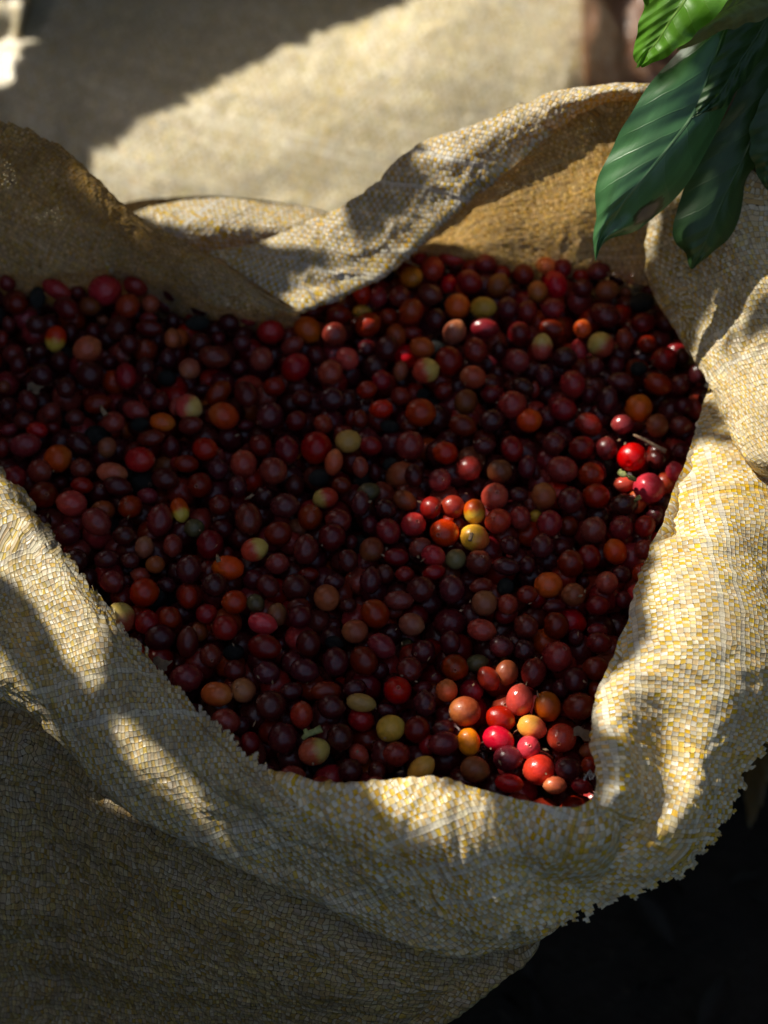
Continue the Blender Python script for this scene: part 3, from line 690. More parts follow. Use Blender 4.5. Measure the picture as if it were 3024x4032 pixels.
T[(1000, 2400)] = """80,130,142,102,b,0,-15;215,50,98,112,n;430,70,112,112,d;100,350,162,118,m,0,-10;1130,40,136,140,r;1310,20,102,75,m;945,205,126,112,n;1470,140,126,108,n;510,320,118,132,d;1190,340,142,112,m,0,-30;1280,220,112,92,d,1;760,490,126,140,d;1025,480,142,136,m;120,590,126,108,d;470,570,142,112,d,0,-15;1450,555,122,126,m;1580,390,112,112,d;1340,755,142,122,r,0,p;670,760,146,94,m;945,740,112,92,d;350,760,112,84,d;160,895,142,142,d;720,910,132,112,d;1000,870,142,86,y,0,-10;1000,1030,122,122,r;1275,1110,138,126,y,0,20;445,985,132,116,r,0,80;1520,1120,126,122,m;1590,880,112,132,d;1570,730,92,65,m,1;270,1200,142,146,d;560,1325,152,132,R,0,15;800,1190,122,136,d;30,1230,102,98,m;980,1350,112,88,r,1,-50;1330,1350,132,112,m;1560,1490,152,112,y,0,40;900,1510,118,122,d;1150,1500,92,92,d,1;350,1560,132,102,m;1620,1260,84,102,r;620,1630,112,75,m;1240,940,102,75,d,1;1180,570,84,84,d,1;130,1500,84,65,d,1;750,310,92,65,k,1;1430,330,62,62,g,2;1130,1620,102,65,m;750,150,75,72,d,2;250,320,60,60,d,2"""
T[(1700, 2400)] = """465,190,142,102,r,0,-10;690,50,112,92,m;880,160,118,112,m;1160,150,122,132,m;215,540,126,132,r,0,p;420,500,112,84,g,1;700,590,112,122,n;530,645,126,98,m,0,-55;650,345,122,102,d;860,380,102,102,d;170,310,102,112,d;1170,440,146,146,m;950,590,142,122,m,0,80;1340,660,112,122,d;1530,550,126,112,m;1560,310,122,102,m;1550,200,102,75,m,1;1340,260,84,84,d,1;140,755,106,102,o;370,760,118,112,m,1;310,950,152,140,n;820,845,152,126,b,0,85;1080,905,126,142,o;1370,905,152,130,m,0,15;640,1020,142,118,r,0,-20;935,1100,142,112,Y,0,-20;1215,1195,146,126,b,0,p;345,1235,106,132,O;620,1210,152,118,b,0,-20;905,1290,126,98,b,0,p;710,1390,142,118,d,0,0;1000,1495,142,146,b;1270,1490,126,116,d;110,1250,152,112,m;110,1110,106,84,d;400,1490,142,126,n;720,1620,136,92,r;1150,1640,112,80,o;1400,1650,102,70,m;1480,1450,84,88,r;1460,1320,84,75,n,1;1160,1370,72,62,r,2;1200,740,84,92,d,1;1530,760,72,92,r,1;480,1380,62,82,d,2;1080,740,60,60,d,2"""

rg = random.Random(77)
SCL = 700 / 1659
berries = []    # dict: u v ra rb ang cls layer pole
for ti, ((ou, ov), s) in enumerate(T.items()):
    for e in s.replace("\n", "").split(";"):
        f = e.split(",")
        x, y, a, b = map(float, f[:4])
        cls = f[4]; lay = int(f[5]) if len(f) > 5 else 0
        ang = f[6] if len(f) > 6 else None
        berries.append(dict(u=ou + x * SCL, v=ov + y * SCL, a=a * SCL, b=b * SCL, cls=cls, lay=lay, ang=ang, t=ti))
# the same cherry read twice at the border of two looks: keep one
keep = []
for b in berries:
    if all(b['t'] == k['t'] or (b['u'] - k['u']) ** 2 + (b['v'] - k['v']) ** 2 > (0.19 * (b['a'] + k['a'] + b['b'] + k['b'])) ** 2 for k in keep): keep.append(b)
berries = keep
for b in berries:
    h = [0.0, -0.75, -1.35][b['lay']] + rg.uniform(-.12, .12)
    p = P(b['u'], b['v'], h)
    z = (p - CAM).dot(FW)
    b['ra'] = b['a'] * z / F; b['rb'] = b['b'] * z / F
    b['r'] = (b['ra'] + b['rb']) / 2
    b['d'] = (p - CAM).length; b['dir'] = (p - CAM).normalized()
    b['p'] = p
# settle: cherries that overlap sink along the line of sight until they only touch
for b in berries:
    b['pri'] = -10 * b['lay'] + (2.0 if b['cls'] in 'bRYO' else 1.0 if b['cls'] in 'oy' else 0) + (.6 if b['ang'] == 'p' else 0) + (b['a'] + b['b']) / 40 + rg.uniform(0, .3)
for it in range(60):
    moved = 0
    for i, b in enumerate(berries):
        for c in berries[i + 1:]:
            if abs(b['u'] - c['u']) > 150 or abs(b['v'] - c['v']) > 150: continue
            dd = (b['p'] - c['p']).length; mn = (b['r'] + c['r']) * .80
            if dd < mn - 1e-5:
                lo = c if c['pri'] < b['pri'] else b
                lim = lambda q: ZP - (.009, .016, .024)[q['lay']]
                if lo['p'].z < lim(lo): lo = b if lo is c else c
                if lo['p'].z < lim(lo): continue
                lo['p'] = lo['p'] + lo['dir'] * (mn - dd) * .5; moved += 1
    if not moved: break
for b in berries:
    z = (b['p'] - CAM).dot(FW)
    b['ra'] = b['a'] * z / F; b['rb'] = b['b'] * z / F

score = sorted(range(len(berries)), key=lambda i: -(berries[i]['a'] * berries[i]['b'] * [1, .45, .2][berries[i]['lay']] * (1 if berries[i]['u'] > 20 else .3)))
chosen = set(score[:296])


def orient(b):
    """rotation taking local +Z (crown end) to the wanted direction"""
    a = b['ang']
    ra, rb = b['ra'], b['rb']
    q = b['cls']
    right = Vector((1, 0, 0)); back = -FW
    if a == 'p':
        ax = (back + right * rg.uniform(-.6, .6) + UP * rg.uniform(-.5, .5)).normalized()
        sc = ((ra + rb) / 2 * .98, (ra + rb) / 2 * .98, (ra + rb) / 2 * 1.08)
        return ax, sc
    if a is not None:
        t = math.radians(float(a)); L_, S_ = max(ra, rb), min(ra, rb)
    elif abs(ra - rb) / max(ra, rb) < .07:
        m = (ra + rb) / 2
        ax = Vector((rg.gauss(0, 1), rg.gauss(0, 1), rg.gauss(0, 1))).normalized()
        return ax, (m * .98, m * .98, m * 1.05)
    else:
        t = (0 if ra > rb else math.pi / 2) + rg.uniform(-.25, .25) + (math.pi if rg.random() < .5 else 0)
        L_, S_ = max(ra, rb), min(ra, rb)
    ax = (right * math.cos(t) + UP * math.sin(t) + back * rg.uniform(-.1, .35)).normalized()
    return ax, (S_, S_, L_)


base = []
for k in range(7):
    V, L, Fc = cherry_arrays(k)
    me = bpy.data.meshes.new("coffee_cherry")
    me.from_pydata(V.tolist(), [], Fc); attrs(me, L, np.zeros(len(V)))
    me.materials.append(CM['m'])
    me.polygons.foreach_set("use_smooth", [True] * len(me.polygons)); me.update()
    base.append(me)

# ---- landmarks for the labels (seen in the photograph)
LM = [
 ((1180, 1225), "the sack fold's tip"), ((1750, 1460), None), ((1902, 1212), None), ((1620, 1090), None), ((2365, 1358), None), ((2134, 1367), None),
 ((2560, 1745), "the thin twig"), ((2490, 1885), "the upper green stem"), ((1868, 2014), None), ((1868, 2118), None), ((1215, 2890), "the lower green stem"),
 ((500, 2560), "the left frayed hem"), ((2520, 1080), "the back right corner"), ((735, 1700), None),
]
SPECIAL = {  # nearest cherry to this spot gets this label and this landmark phrase
 (1676, 1460): ("half yellow half red cherry in the middle of the heap's back", "the half yellow cherry"),
 (1902, 1211): ("yellow oval cherry touching an orange-red one near the back wall", "the yellow oval cherry"),
 (1619, 1091): ("bright orange round cherry just right of the sack fold", "the small orange cherry"),
 (2151, 1046): ("orange cherry at the back, tucked against the ochre inner wall", "the orange cherry by the wall"),
 (2366, 1359): ("large yellow-topped red cherry in the back right of the heap", "the yellow-topped red cherry"),
 (2134, 1367): ("upright yellow and orange cherry, left of the yellow-topped red one", "the upright yellow cherry"),
 (2513, 1608): ("orange-red cherry just above the thin twig", None),
 (2488, 1799): ("red cherry half in sun below the thin twig", "the half-lit red cherry"),
 (2556, 1921): ("sunlit bright red cherry beside the upper green stem", "the sunlit red cherry by the cuff"),
 (1868, 2014): ("sunlit red and yellow cherry standing on the yellow-orange one", None),
 (1868, 2118): ("sunlit yellow-orange cherry with a brown stub on its face", "the sunlit yellow cherry"),
 (1750, 2099): ("crimson cherry with a pale ring, left of the sunlit yellow one", None),
 (1948, 1955): ("crimson cherry with a ringed crown above the sunlit yellow pair", None),
 (1795, 2202): ("olive green cherry below the ringed crimson one", None),
 (2423, 2173): ("plain orange-red cherry near the right cuff in shade", "the orange cherry by the right cuff"),
 (2094, 2864): ("sunlit orange cherry in the front cluster with a yellow left end", "the sunlit orange cherry"),
 (2122, 3031): ("brightest red cherry of the sunlit front cluster, lowest and largest", "the brightest front cherry"),
 (1846, 2921): ("small orange cherry at the sunlit cluster's left edge, half lit", "the half-lit orange cherry"),
 (2213, 2904): ("red cherry with a ring mark at the front cluster's right", "the ring-marked front cherry"),
 (1962, 2910): ("glossy crimson cherry at the left of the sunlit front cluster", None),
 (2082, 2944): ("crimson cherry with a large pale ring amid the front cluster", None),
 (2000, 2986): ("wrinkled dark cherry lying on the sunlit crimson ones", "the wrinkled dark cherry"),
 (1924, 2672): ("shrivelled dark oval cherry, half black, above the front cluster", "the shrivelled oval cherry"),
 (1538, 2869): ("yellow cherry with a brown scar near the front rim", "the scarred yellow cherry"),
 (1236, 2959): ("red cherry with a green-yellow end below the lower green stem", None),
 (1422, 2767): ("pale yellow oval cherry behind a red one near the front", None),
 (473, 2434): ("big red and yellow cherry wedged beside the left frayed hem", "the big cherry at the frayed hem"),
 (853, 2733): ("bright orange-red oval cherry right of the left frayed hem", "the orange oval at front left"),
 (898, 2236): ("orange-red oval cherry with a stub of stalk on top", "the stalked orange-red cherry"),
 (1002, 2164): ("red oval cherry with yellow right end in mid heap", "the yellow-ended red oval"),
 (881, 1637): ("orange-red cherry glowing alone in the dark left of the heap", "the lone orange-red oval"),
 (219, 1333): ("upright red cherry with yellow base in the dark left part", "the yellow-based cherry"),
 (343, 1376): ("orange-red cherry right of the yellow-based one in the dark left", None),
 (413, 1143): ("very large red cherry under the left flap", "the very large red cherry"),
 (1122, 1241): ("yellow cherry half hidden under the sack fold's tip", None),
 (1371, 1738): ("dull yellow cherry in the middle of the heap", "the dull yellow cherry"),
 (228, 1805): ("brown-orange cherry near the left edge of the heap", "the brown-orange cherry"),
 (2084, 1656): ("pinkish orange cherry in the centre right of the heap", "the pinkish orange cherry"),
 (1594, 1970): ("brown-yellow oval cherry left of the sunlit pair", "the brown-yellow oval"),
 (2159, 2303): ("brownish orange round cherry below the sunlit pair to the right", "the brownish orange cherry"),
 (1286, 2354): ("blotched brown cherry in the middle front of the heap", "the blotched brown cherry"),
}
special_of, marks = {}, [(q, n) for q, n in LM if n]
for (u, v), (lab, phrase) in SPECIAL.items():
    cand = [i for i in range(len(berries)) if i not in special_of]
    i = min(cand, key=lambda k: (berries[k]['u'] - u) ** 2 + (berries[k]['v'] - v) ** 2)
    if math.hypot(berries[i]['u'] - u, berries[i]['v'] - v) > 45: print("special far", lab); continue
    special_of[i] = lab; chosen.add(i)
    if phrase: marks.append(((berries[i]['u'], berries[i]['v']), phrase))
ORD = ["nearest", "second nearest", "third nearest", "fourth nearest", "fifth nearest", "sixth nearest", "seventh nearest", "eighth nearest", "ninth nearest", "tenth nearest"]
SECT = ["right of", "upper right of", "straight above", "upper left of", "left of", "lower left of", "straight below", "lower right of"]


def sector(a, b):
    return int(((math.degrees(math.atan2(-(b[1] - a[1]), b[0] - a[0])) + 22.5) % 360) // 45)


def auto_label(i, used):
    b = berries[i]; pos = (b['u'], b['v']); word = CLS[b['cls']][4]
    best = None
    for (mp, ph) in sorted(marks, key=lambda m: math.hypot(m[0][0] - pos[0], m[0][1] - pos[1]))[:9]:
        d = math.hypot(mp[0] - pos[0], mp[1] - pos[1])
        if d < 30: continue
        s = sector(mp, pos)
        rank = sum(1 for c in berries if c is not b and c['cls'] == b['cls'] and c['lay'] < 2 and math.hypot(c['u'] - mp[0], c['v'] - mp[1]) < d
                   and sector(mp, (c['u'], c['v'])) == s and math.hypot(c['u'] - mp[0], c['v'] - mp[1]) > 20)
        if rank >= 8: continue
        lab = (f"{ORD[rank]} {word} cherry {SECT[s]} {ph}" if s in (0, 2, 4, 6) else f"{ORD[rank]} {word} cherry to the {SECT[s]} {ph}")
        if lab in used or len(lab.split()) > 16: continue
        cost = rank * 60 + d * .5
        if best is None or cost < best[0]: best = (cost, lab)
    return best[1] if best else f"{word} coffee cherry in the heap"


used = set(special_of.values())
stuff_list = []
for i, b in enumerate(berries):
    ax, sc = orient(b)
    M = ax.to_track_quat('Z', 'Y').to_matrix().to_4x4() @ Matrix.Rotation(rg.uniform(0, 6.28), 4, 'Z')
    if i in chosen:
        o = bpy.data.objects.new("coffee_cherry", base[rg.randrange(7)])
        COL.objects.link(o)
        o.matrix_world = Matrix.Translation(b['p']) @ M @ Matrix.Diagonal((*sc, 1))
        o.material_slots[0].link = 'OBJECT'; o.material_slots[0].material = CM[b['cls']]
        lab = special_of.get(i) or auto_label(i, used)
        used.add(lab)
        tag(o, lab, "coffee cherry", "coffee cherries heaped in the sack")
    else:
        stuff_list.append((b['p'], M, sc, b['cls']))

# cherries below and under the rims
outline = [(-420, 1000), (0, 1000), (640, 1050), (1180, 1120), (1450, 960), (1622, 945), (2000, 960), (2540, 1050), (2720, 1250), (2860, 1500), (2800, 1700), (2720, 1960), (2640, 2200), (2540, 2500),
           (2460, 2700), (2440, 3000), (2360, 3190), (1800, 3160), (1200, 3150), (900, 3000), (500, 2650), (200, 2300), (0, 2000), (-420, 1700)]
poly = [P(u, v, 0).to_2d() for u, v in outline]


def inside(x, y, pl):
    c = False; j = len(pl) - 1
    for i in range(len(pl)):
        if (pl[i][1] > y) != (pl[j][1] > y) and x < (pl[j][0] - pl[i][0]) * (y - pl[i][1]) / (pl[j][1] - pl[i][1]) + pl[i][0]: c = not c
        j = i
    return c


allp = [(b['p'], b['r']) for b in berries]
for lay, (h, sp) in enumerate(((-1.15, .0142), (-2.05, .0140), (-2.9, .0142))):
    y = -.24
    row = 0
    while y < .26:
        x = -.32 + (row % 2) * sp / 2
        while x < .22:
            px, py = x + rg.uniform(-.003, .003), y + rg.uniform(-.003, .003)
            if inside(px, py, poly):
                r = rg.uniform(.0062, .0076)
                p = Vector((px, py, ZP + h / 100 + rg.uniform(-.002, .002)))
                ok = True
                for _ in range(6):
                    push = 0
                    for q, qr in allp:
                        if abs(q.x - p.x) < .016 and abs(q.y - p.y) < .016:
                            dd = (q - p).length
                            if dd < (r + qr) * .88: push = max(push, (r + qr) * .88 - dd)
                    if push > 0: p.z -= push * 1.05
                    else: break
                if p.z > ZP - .042:
                    if lay == 0: allp.append((p, r))
                    c = rg.choices('mdrkno', (28, 55, 8, 4, 3, 2))[0]
                    axv = Vector((rg.gauss(0, 1), rg.gauss(0, 1), rg.gauss(0, 1))).normalized()
                    M = axv.to_track_quat('Z', 'Y').to_matrix().to_4x4()
                    stuff_list.append((p, M, (r * .97, r * .97, r * rg.uniform(1, 1.2)), c))
            x += sp
        y += sp * .87; row += 1
keys = list(CLS)
VV, LL, RR, FF, MI = [], [], [], [], []
lowres = [cherry_arrays(k, 18, 15) for k in range(4)]
n0 = 0
for p, M, sc, c in stuff_list:
    V, L, Fc = lowres[rg.randrange(4)]
    A = np.array(M.to_3x3()) * np.array(sc)[None, :]
    VV.append(V @ A.T + np.array(p)); LL.append(L); RR.append(np.full(len(V), rg.random()))
    FF += [tuple(a + n0 for a in f) for f in Fc]; MI += [keys.index(c)] * len(Fc)
    n0 += len(V)
me = bpy.data.meshes.new("coffee_cherries")
me.from_pydata(np.concatenate(VV).tolist(), [], FF)
attrs(me, np.concatenate(LL), np.concatenate(RR))
for k in keys: me.materials.append(CM[k])
me.polygons.foreach_set("material_index", MI)
heap = link_mesh("coffee_cherries", me)
tag(heap, "smaller coffee cherries showing in the gaps of the heap", "coffee cherries", kind="stuff")
print("cherries", len(berries), "stuff", len(stuff_list), "unique labels", len(used))


# ------------------------------------------------------------------ bits lying on the heap
def simple(name, col, rough=.7, bumpn=None, tr=0):
    N = NT(name)
    tc = N.n("ShaderNodeTexCoord").outputs["Object"]
    c2 = tuple(x * .5 for x in col)
    N.l(N.mix(N.ramp(N.noise(tc, 300, 4, .6), .35, .7), col, c2), N.b.inputs["Base Color"])
    N.b.inputs["Roughness"].default_value = rough
    bp = N.n("ShaderNodeBump"); bp.inputs["Strength"].default_value = .5; bp.inputs["Distance"].default_value = .0005
    N.l(N.noise(tc, 900, 3), bp.inputs["Height"]); N.l(bp.outputs[0], N.b.inputs["Normal"])
    return N.m


M_STEM = simple("green_stem", (0.30, 0.32, 0.10))
M_TWIG = simple("dry_twig", (0.34, 0.22, 0.12))
M_DRY = simple("dry_husk", (0.20, 0.13, 0.07))


def tube(pts, radii, n=8):
    V, Fc = [], []
    pts = [Vector(p) for p in pts]
    for i, p in enumerate(pts):
        t = (pts[min(i + 1, len(pts) - 1)] - pts[max(i - 1, 0)]).normalized()
        a = t.orthogonal().normalized(); b = t.cross(a)
        for j in range(n):
            an = 2 * math.pi * j / n
            V.append(p + (a * math.cos(an) + b * math.sin(an)) * radii[i])
    for i in range(len(pts) - 1):
        for j in range(n):
            Fc.append((i * n + j, i * n + (j + 1) % n, (i + 1) * n + (j + 1) % n, (i + 1) * n + j))
    Fc.append(tuple(range(n))[::-1]); Fc.append(tuple((len(pts) - 1) * n + j for j in range(n)))
    return V, Fc


def tubes(name, segs, mat, label, cat, group=None):
    V, Fc = [], []
    for pts, rad in segs:
        v, f = tube(pts, rad); k = len(V)
        V += [tuple(x) for x in v]; Fc += [tuple(a + k for a in q) for q in f]
    me = bpy.data.meshes.new(name); me.from_pydata(V, [], Fc); me.update()
    return tag(link_mesh(name, me, mat), label, cat, group)


tubes("dry_twig", [([P(2495, 1712, 1.1), P(2530, 1728, 1.15), P(2580, 1755, 1.15), P(2622, 1778, 1.1)], [.0006, .0008, .0009, .0013])], M_TWIG,
      "thin pale dry twig lying over dark cherries near the right flap", "twig")
tubes("green_stem", [([P(2440, 1862, .9), P(2455, 1868, 1.1), P(2480, 1880, 1.1), P(2505, 1890, 1.0)], [.0014, .0017, .0012, .0010]),
                     ([P(2440, 1862, .9), P(2445, 1850, 1.1)], [.0012, .0007])], M_STEM, "short green stem stub beside the sunlit red cherry near the cuff", "stem")
tubes("green_stem", [([P(2498, 1975, 1.0), P(2510, 1962, 1.15), P(2522, 1955, 1.2)], [.0009, .0011, .0012])], M_STEM,
      "tiny green stem tip just below the sunlit red cherry", "stem")
tubes("green_stem", [([P(1192, 2908, .9), P(1210, 2890, 1.05), P(1240, 2880, 1.1), P(1266, 2868, 1.15)], [.0010, .0014, .0014, .0018]),
                     ([P(1210, 2890, 1.05), P(1200, 2872, 1.1)], [.0012, .0009])], M_STEM, "forked green stem stub by the front rim above a red cherry", "stem")
tubes("dry_stalk", [([P(396, 1598, .7), P(402, 1612, .9), P(416, 1632, .9)], [.0007, .0012, .0014])], M_TWIG,
      "pale dry stem stub standing among dark cherries on the left", "stem")
tubes("dry_stalk", [([P(855, 2185, .9), P(858, 2200, 1.05), P(862, 2212, .95)], [.0006, .0011, .0012])], M_TWIG,
      "short dry stalk on top of the orange-red oval cherry", "stem")
tubes("dry_stalk", [([P(965, 1966, .6), P(985, 1958, .8), P(996, 1944, .9)], [.0005, .0009, .0010])], M_TWIG,
      "curled dry stem bit among dark cherries in mid heap", "stem")
tubes("brown_stub", [([P(1850, 2128, 1.0), P(1858, 2100, 1.05)], [.0010, .0009])], M_TWIG,
      "brown bark sliver lying on the sunlit yellow-orange cherry", "bark sliver")
tubes("thread", [([P(2300 + 8 * i, 3045 + 14 * math.sin(i * 1.7 + k) + k * 7, 1.5 + .2 * math.sin(i + k)) for i in range(7)], [.0003] * 7) for k in range(3)],
      simple("white_thread", (0.6, 0.58, 0.5)), "loose white thread curled at the inner corner of the cuff", "thread")
# husks
for (u, v, lab) in ((140, 1530, "dry brown husk fragment among the dark cherries on the left"), (640, 2615, "dry husk scrap beside the left frayed hem"),
                    (2300, 2890, "dark husk sliver by the cuff near the front cluster")):
    V, Fc = [], []
    c = P(u, v, .5)
    for i in range(5):
        for j in range(4):
            V.append(c + Vector(((i - 2) * .0022, (j - 1.5) * .0018 + .001 * math.sin(i * 2), .0012 * math.cos(j * 1.8 + i) + rg.uniform(-.0004, .0004))))
    for i in range(4):
        for j in range(3):
            if (i, j) in ((0, 0), (3, 2), (3, 0)): continue
            Fc.append((i * 4 + j, i * 4 + j + 1, (i + 1) * 4 + j + 1, (i + 1) * 4 + j))
    me = bpy.data.meshes.new("dry_husk"); me.from_pydata(V, [], Fc); me.update()
    tag(link_mesh("dry_husk", me, M_DRY), lab, "husk")


V, Fc = [], []
for k in range(150):
    u, v = rg.uniform(50, 2600), rg.uniform(1050, 3050)
    c = P(u, v, 0)
    if not inside(c.x, c.y, poly): continue
    c = P(u, v, rg.uniform(-.1, .75)); d1 = Vector((rg.gauss(0, 1), rg.gauss(0, 1), rg.gauss(0, .4))).normalized(); d2 = d1.orthogonal().normalized()
    a_, b_ = rg.uniform(.0006, .0022), rg.uniform(.0003, .0008); b0 = len(V)
    V += [tuple(c + d1 * a_), tuple(c + d2 * b_), tuple(c - d1 * a_ * .8), tuple(c - d2 * b_), tuple(c + d1.cross(d2) * b_ * .7)]
    Fc += [(b0, b0 + 1, b0 + 4), (b0 + 1, b0 + 2, b0 + 4), (b0 + 2, b0 + 3, b0 + 4), (b0 + 3, b0, b0 + 4)]
me = bpy.data.meshes.new("plant_debris"); me.from_pydata(V, [], Fc); me.update()
tag(link_mesh("plant_debris", me, M_TWIG), "crumbs of husk and stalk strewn over the cherries", "debris", kind="stuff")

# ------------------------------------------------------------------ coffee leaves hanging in at the upper right
def leaf_mat(name, col, vein, transl, tcol, rough=.32, spots=.15, bite=None):
    N = NT(name)
    uv = N.n("ShaderNodeTexCoord").outputs["UV"]
    sp = N.n("ShaderNodeSeparateXYZ"); N.l(uv, sp.inputs[0])
    ax = N.m_('ABSOLUTE', sp.outputs[0])
    nz = N.noise(uv, 2.5, 2)
    s = N.m_('ADD', N.m_('SUBTRACT', N.m_('MULTIPLY', sp.outputs[1], 9.0), N.m_('MULTIPLY', N.m_('POWER', ax, 0.8), 1.5)), N.m_('MULTIPLY', nz, .35))
    fr = N.m_('ABSOLUTE', N.m_('SUBTRACT', N.m_('FRACT', s), .5))
    vl = N.m_('MULTIPLY', N.ramp(fr, 0.0, .045, 1, 0), N.ramp(ax, .75, 1.0, 1, 0.1))
    mid = N.ramp(ax, .012, .05, 1, 0)
    vm = N.m_('MAXIMUM', N.m_('MULTIPLY', vl, .3), mid)
    n1 = N.ramp(N.noise(uv, 3.2, 4, .6), .35, .7)
    c = N.mix(n1, col, tuple(x * 1.5 for x in col))
    c = N.mix(N.m_('MULTIPLY', vm, .6), c, vein)
    sk = N.ramp(N.noise(uv, 7, 4, .7), .66, .72)
    c = N.mix(N.m_('MULTIPLY', sk, spots * 3), c, (0.20, 0.15, 0.03))
    if bite:
        dx = N.m_('MULTIPLY', N.m_('SUBTRACT', sp.outputs[0], bite[0]), .45); dy = N.m_('MULTIPLY', N.m_('SUBTRACT', sp.outputs[1], bite[1]), 1.6)
        r_ = N.m_('ADD', N.m_('SQRT', N.m_('ADD', N.m_('MULTIPLY', dx, dx), N.m_('MULTIPLY', dy, dy))), N.m_('MULTIPLY', N.noise(uv, 9, 4, .7), .10))
        c = N.mix(N.ramp(r_, bite[2] + .05, bite[2] + .07, 1, 0), c, (0.012, 0.008, 0.008))
        c = N.mix(N.ramp(r_, bite[2] + .015, bite[2] + .045, 1, 0), c, (0.16, 0.10, 0.09))
    N.l(c, N.b.inputs["Base Color"])
    N.l(N.m_('ADD', rough, N.m_('MULTIPLY', N.noise(uv, 14, 3), .15)), N.b.inputs["Roughness"])
    wav = N.m_('COSINE', N.m_('MULTIPLY', N.m_('SUBTRACT', s, .5), 6.283))
    hgt = N.m_('SUBTRACT', N.m_('MULTIPLY', wav, -.5), N.m_('MULTIPLY', vm, .7))
    hgt = N.m_('ADD', hgt, N.m_('MULTIPLY', N.noise(uv, 40, 3), .12))
    bp = N.n("ShaderNodeBump"); bp.inputs["Strength"].default_value = .5; bp.inputs["Distance"].default_value = .0009
    N.l(hgt, bp.inputs["Height"]); N.l(bp.outputs[0], N.b.inputs["Normal"])
    if bite: N.b.inputs['Coat Weight'].default_value = .35; N.b.inputs['Coat Roughness'].default_value = .15
    tr = N.n("ShaderNodeBsdfTranslucent"); N.l(N.mix(N.m_('MULTIPLY', vm, .5), tcol, tuple(min(1, x * 1.3) for x in tcol)), tr.inputs[0])
    N.l(bp.outputs[0], tr.inputs[1])
    ms = N.n("ShaderNodeMixShader"); ms.inputs[0].default_value = transl
    N.l(N.b.outputs[0], ms.inputs[1]); N.l(tr.outputs[0], ms.inputs[2]); N.l(ms.outputs[0], N.out.inputs[0])
    return N.m


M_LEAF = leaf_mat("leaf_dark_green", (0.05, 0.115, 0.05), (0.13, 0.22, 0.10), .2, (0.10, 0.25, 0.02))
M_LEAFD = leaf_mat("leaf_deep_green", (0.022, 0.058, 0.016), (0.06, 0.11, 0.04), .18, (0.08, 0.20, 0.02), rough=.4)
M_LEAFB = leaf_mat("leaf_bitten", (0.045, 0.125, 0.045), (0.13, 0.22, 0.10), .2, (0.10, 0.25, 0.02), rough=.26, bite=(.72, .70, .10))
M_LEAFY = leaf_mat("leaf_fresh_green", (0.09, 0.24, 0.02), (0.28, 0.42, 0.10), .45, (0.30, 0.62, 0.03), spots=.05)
M_LEAFU = leaf_mat("leaf_pale_underside", (0.13, 0.14, 0.05), (0.25, 0.22, 0.10), .25, (0.25, 0.25, 0.05), rough=.5)


def leaf_patch(name, rows, mat, parent, seed, label=None, wave=0.0007):
    """rows base->tip: (left u,v,depth),(mid),(right)"""
    ctrl = []
    for l, m, r in rows:
        L_, M_, R_ = PD(*l), PD(*m), PD(*r)
        ctrl.append([L_, L_.lerp(M_, .5) - (FW * .0022), M_, M_.lerp(R_, .5) - (FW * .0022), R_])
    A = np.array([[tuple(p) for p in q] for q in ctrl])
    nr, nc = 90, 33
    G = crm(A, nr); G = crm(G.transpose(1, 0, 2), nc).transpose(1, 0, 2)
    du = np.gradient(G, axis=1); dv = np.gradient(G, axis=0)
    Nn = np.cross(du, dv); Nn /= np.linalg.norm(Nn, axis=2, keepdims=True) + 1e-12
    V, uvs = [], []
    for i in range(nr):
        for j in range(nc):
            s = j / (nc - 1) * 2 - 1; t = i / (nr - 1)
            w = wave * (abs(s) ** 2) * math.sin(t * 22 + seed + (1.3 if s > 0 else 0)) + wave * .5 * mnoise.noise((s * 2, t * 7, seed))
            edge = du[i, j] / (np.linalg.norm(du[i, j]) + 1e-9) * (abs(s) ** 6) * (1 if s > 0 else -1) * .0005 * math.sin(t * 30 + seed * 2)
            V.append(tuple(G[i, j] + Nn[i, j] * w + edge)); uvs.append((s, t))
    Fc = [(i * nc + j, i * nc + j + 1, (i + 1) * nc + j + 1, (i + 1) * nc + j) for i in range(nr - 1) for j in range(nc - 1)]
    me = bpy.data.meshes.new(name); me.from_pydata(V, [], Fc)
    ul = me.uv_layers.new(name="UVMap")
    li = np.empty(len(me.loops), int); me.loops.foreach_get("vertex_index", li)
    ul.data.foreach_set("uv", np.array(uvs)[li].ravel())
    me.update()
    o = link_mesh(name, me, mat, parent)
    if label: o["label"] = label
    return o


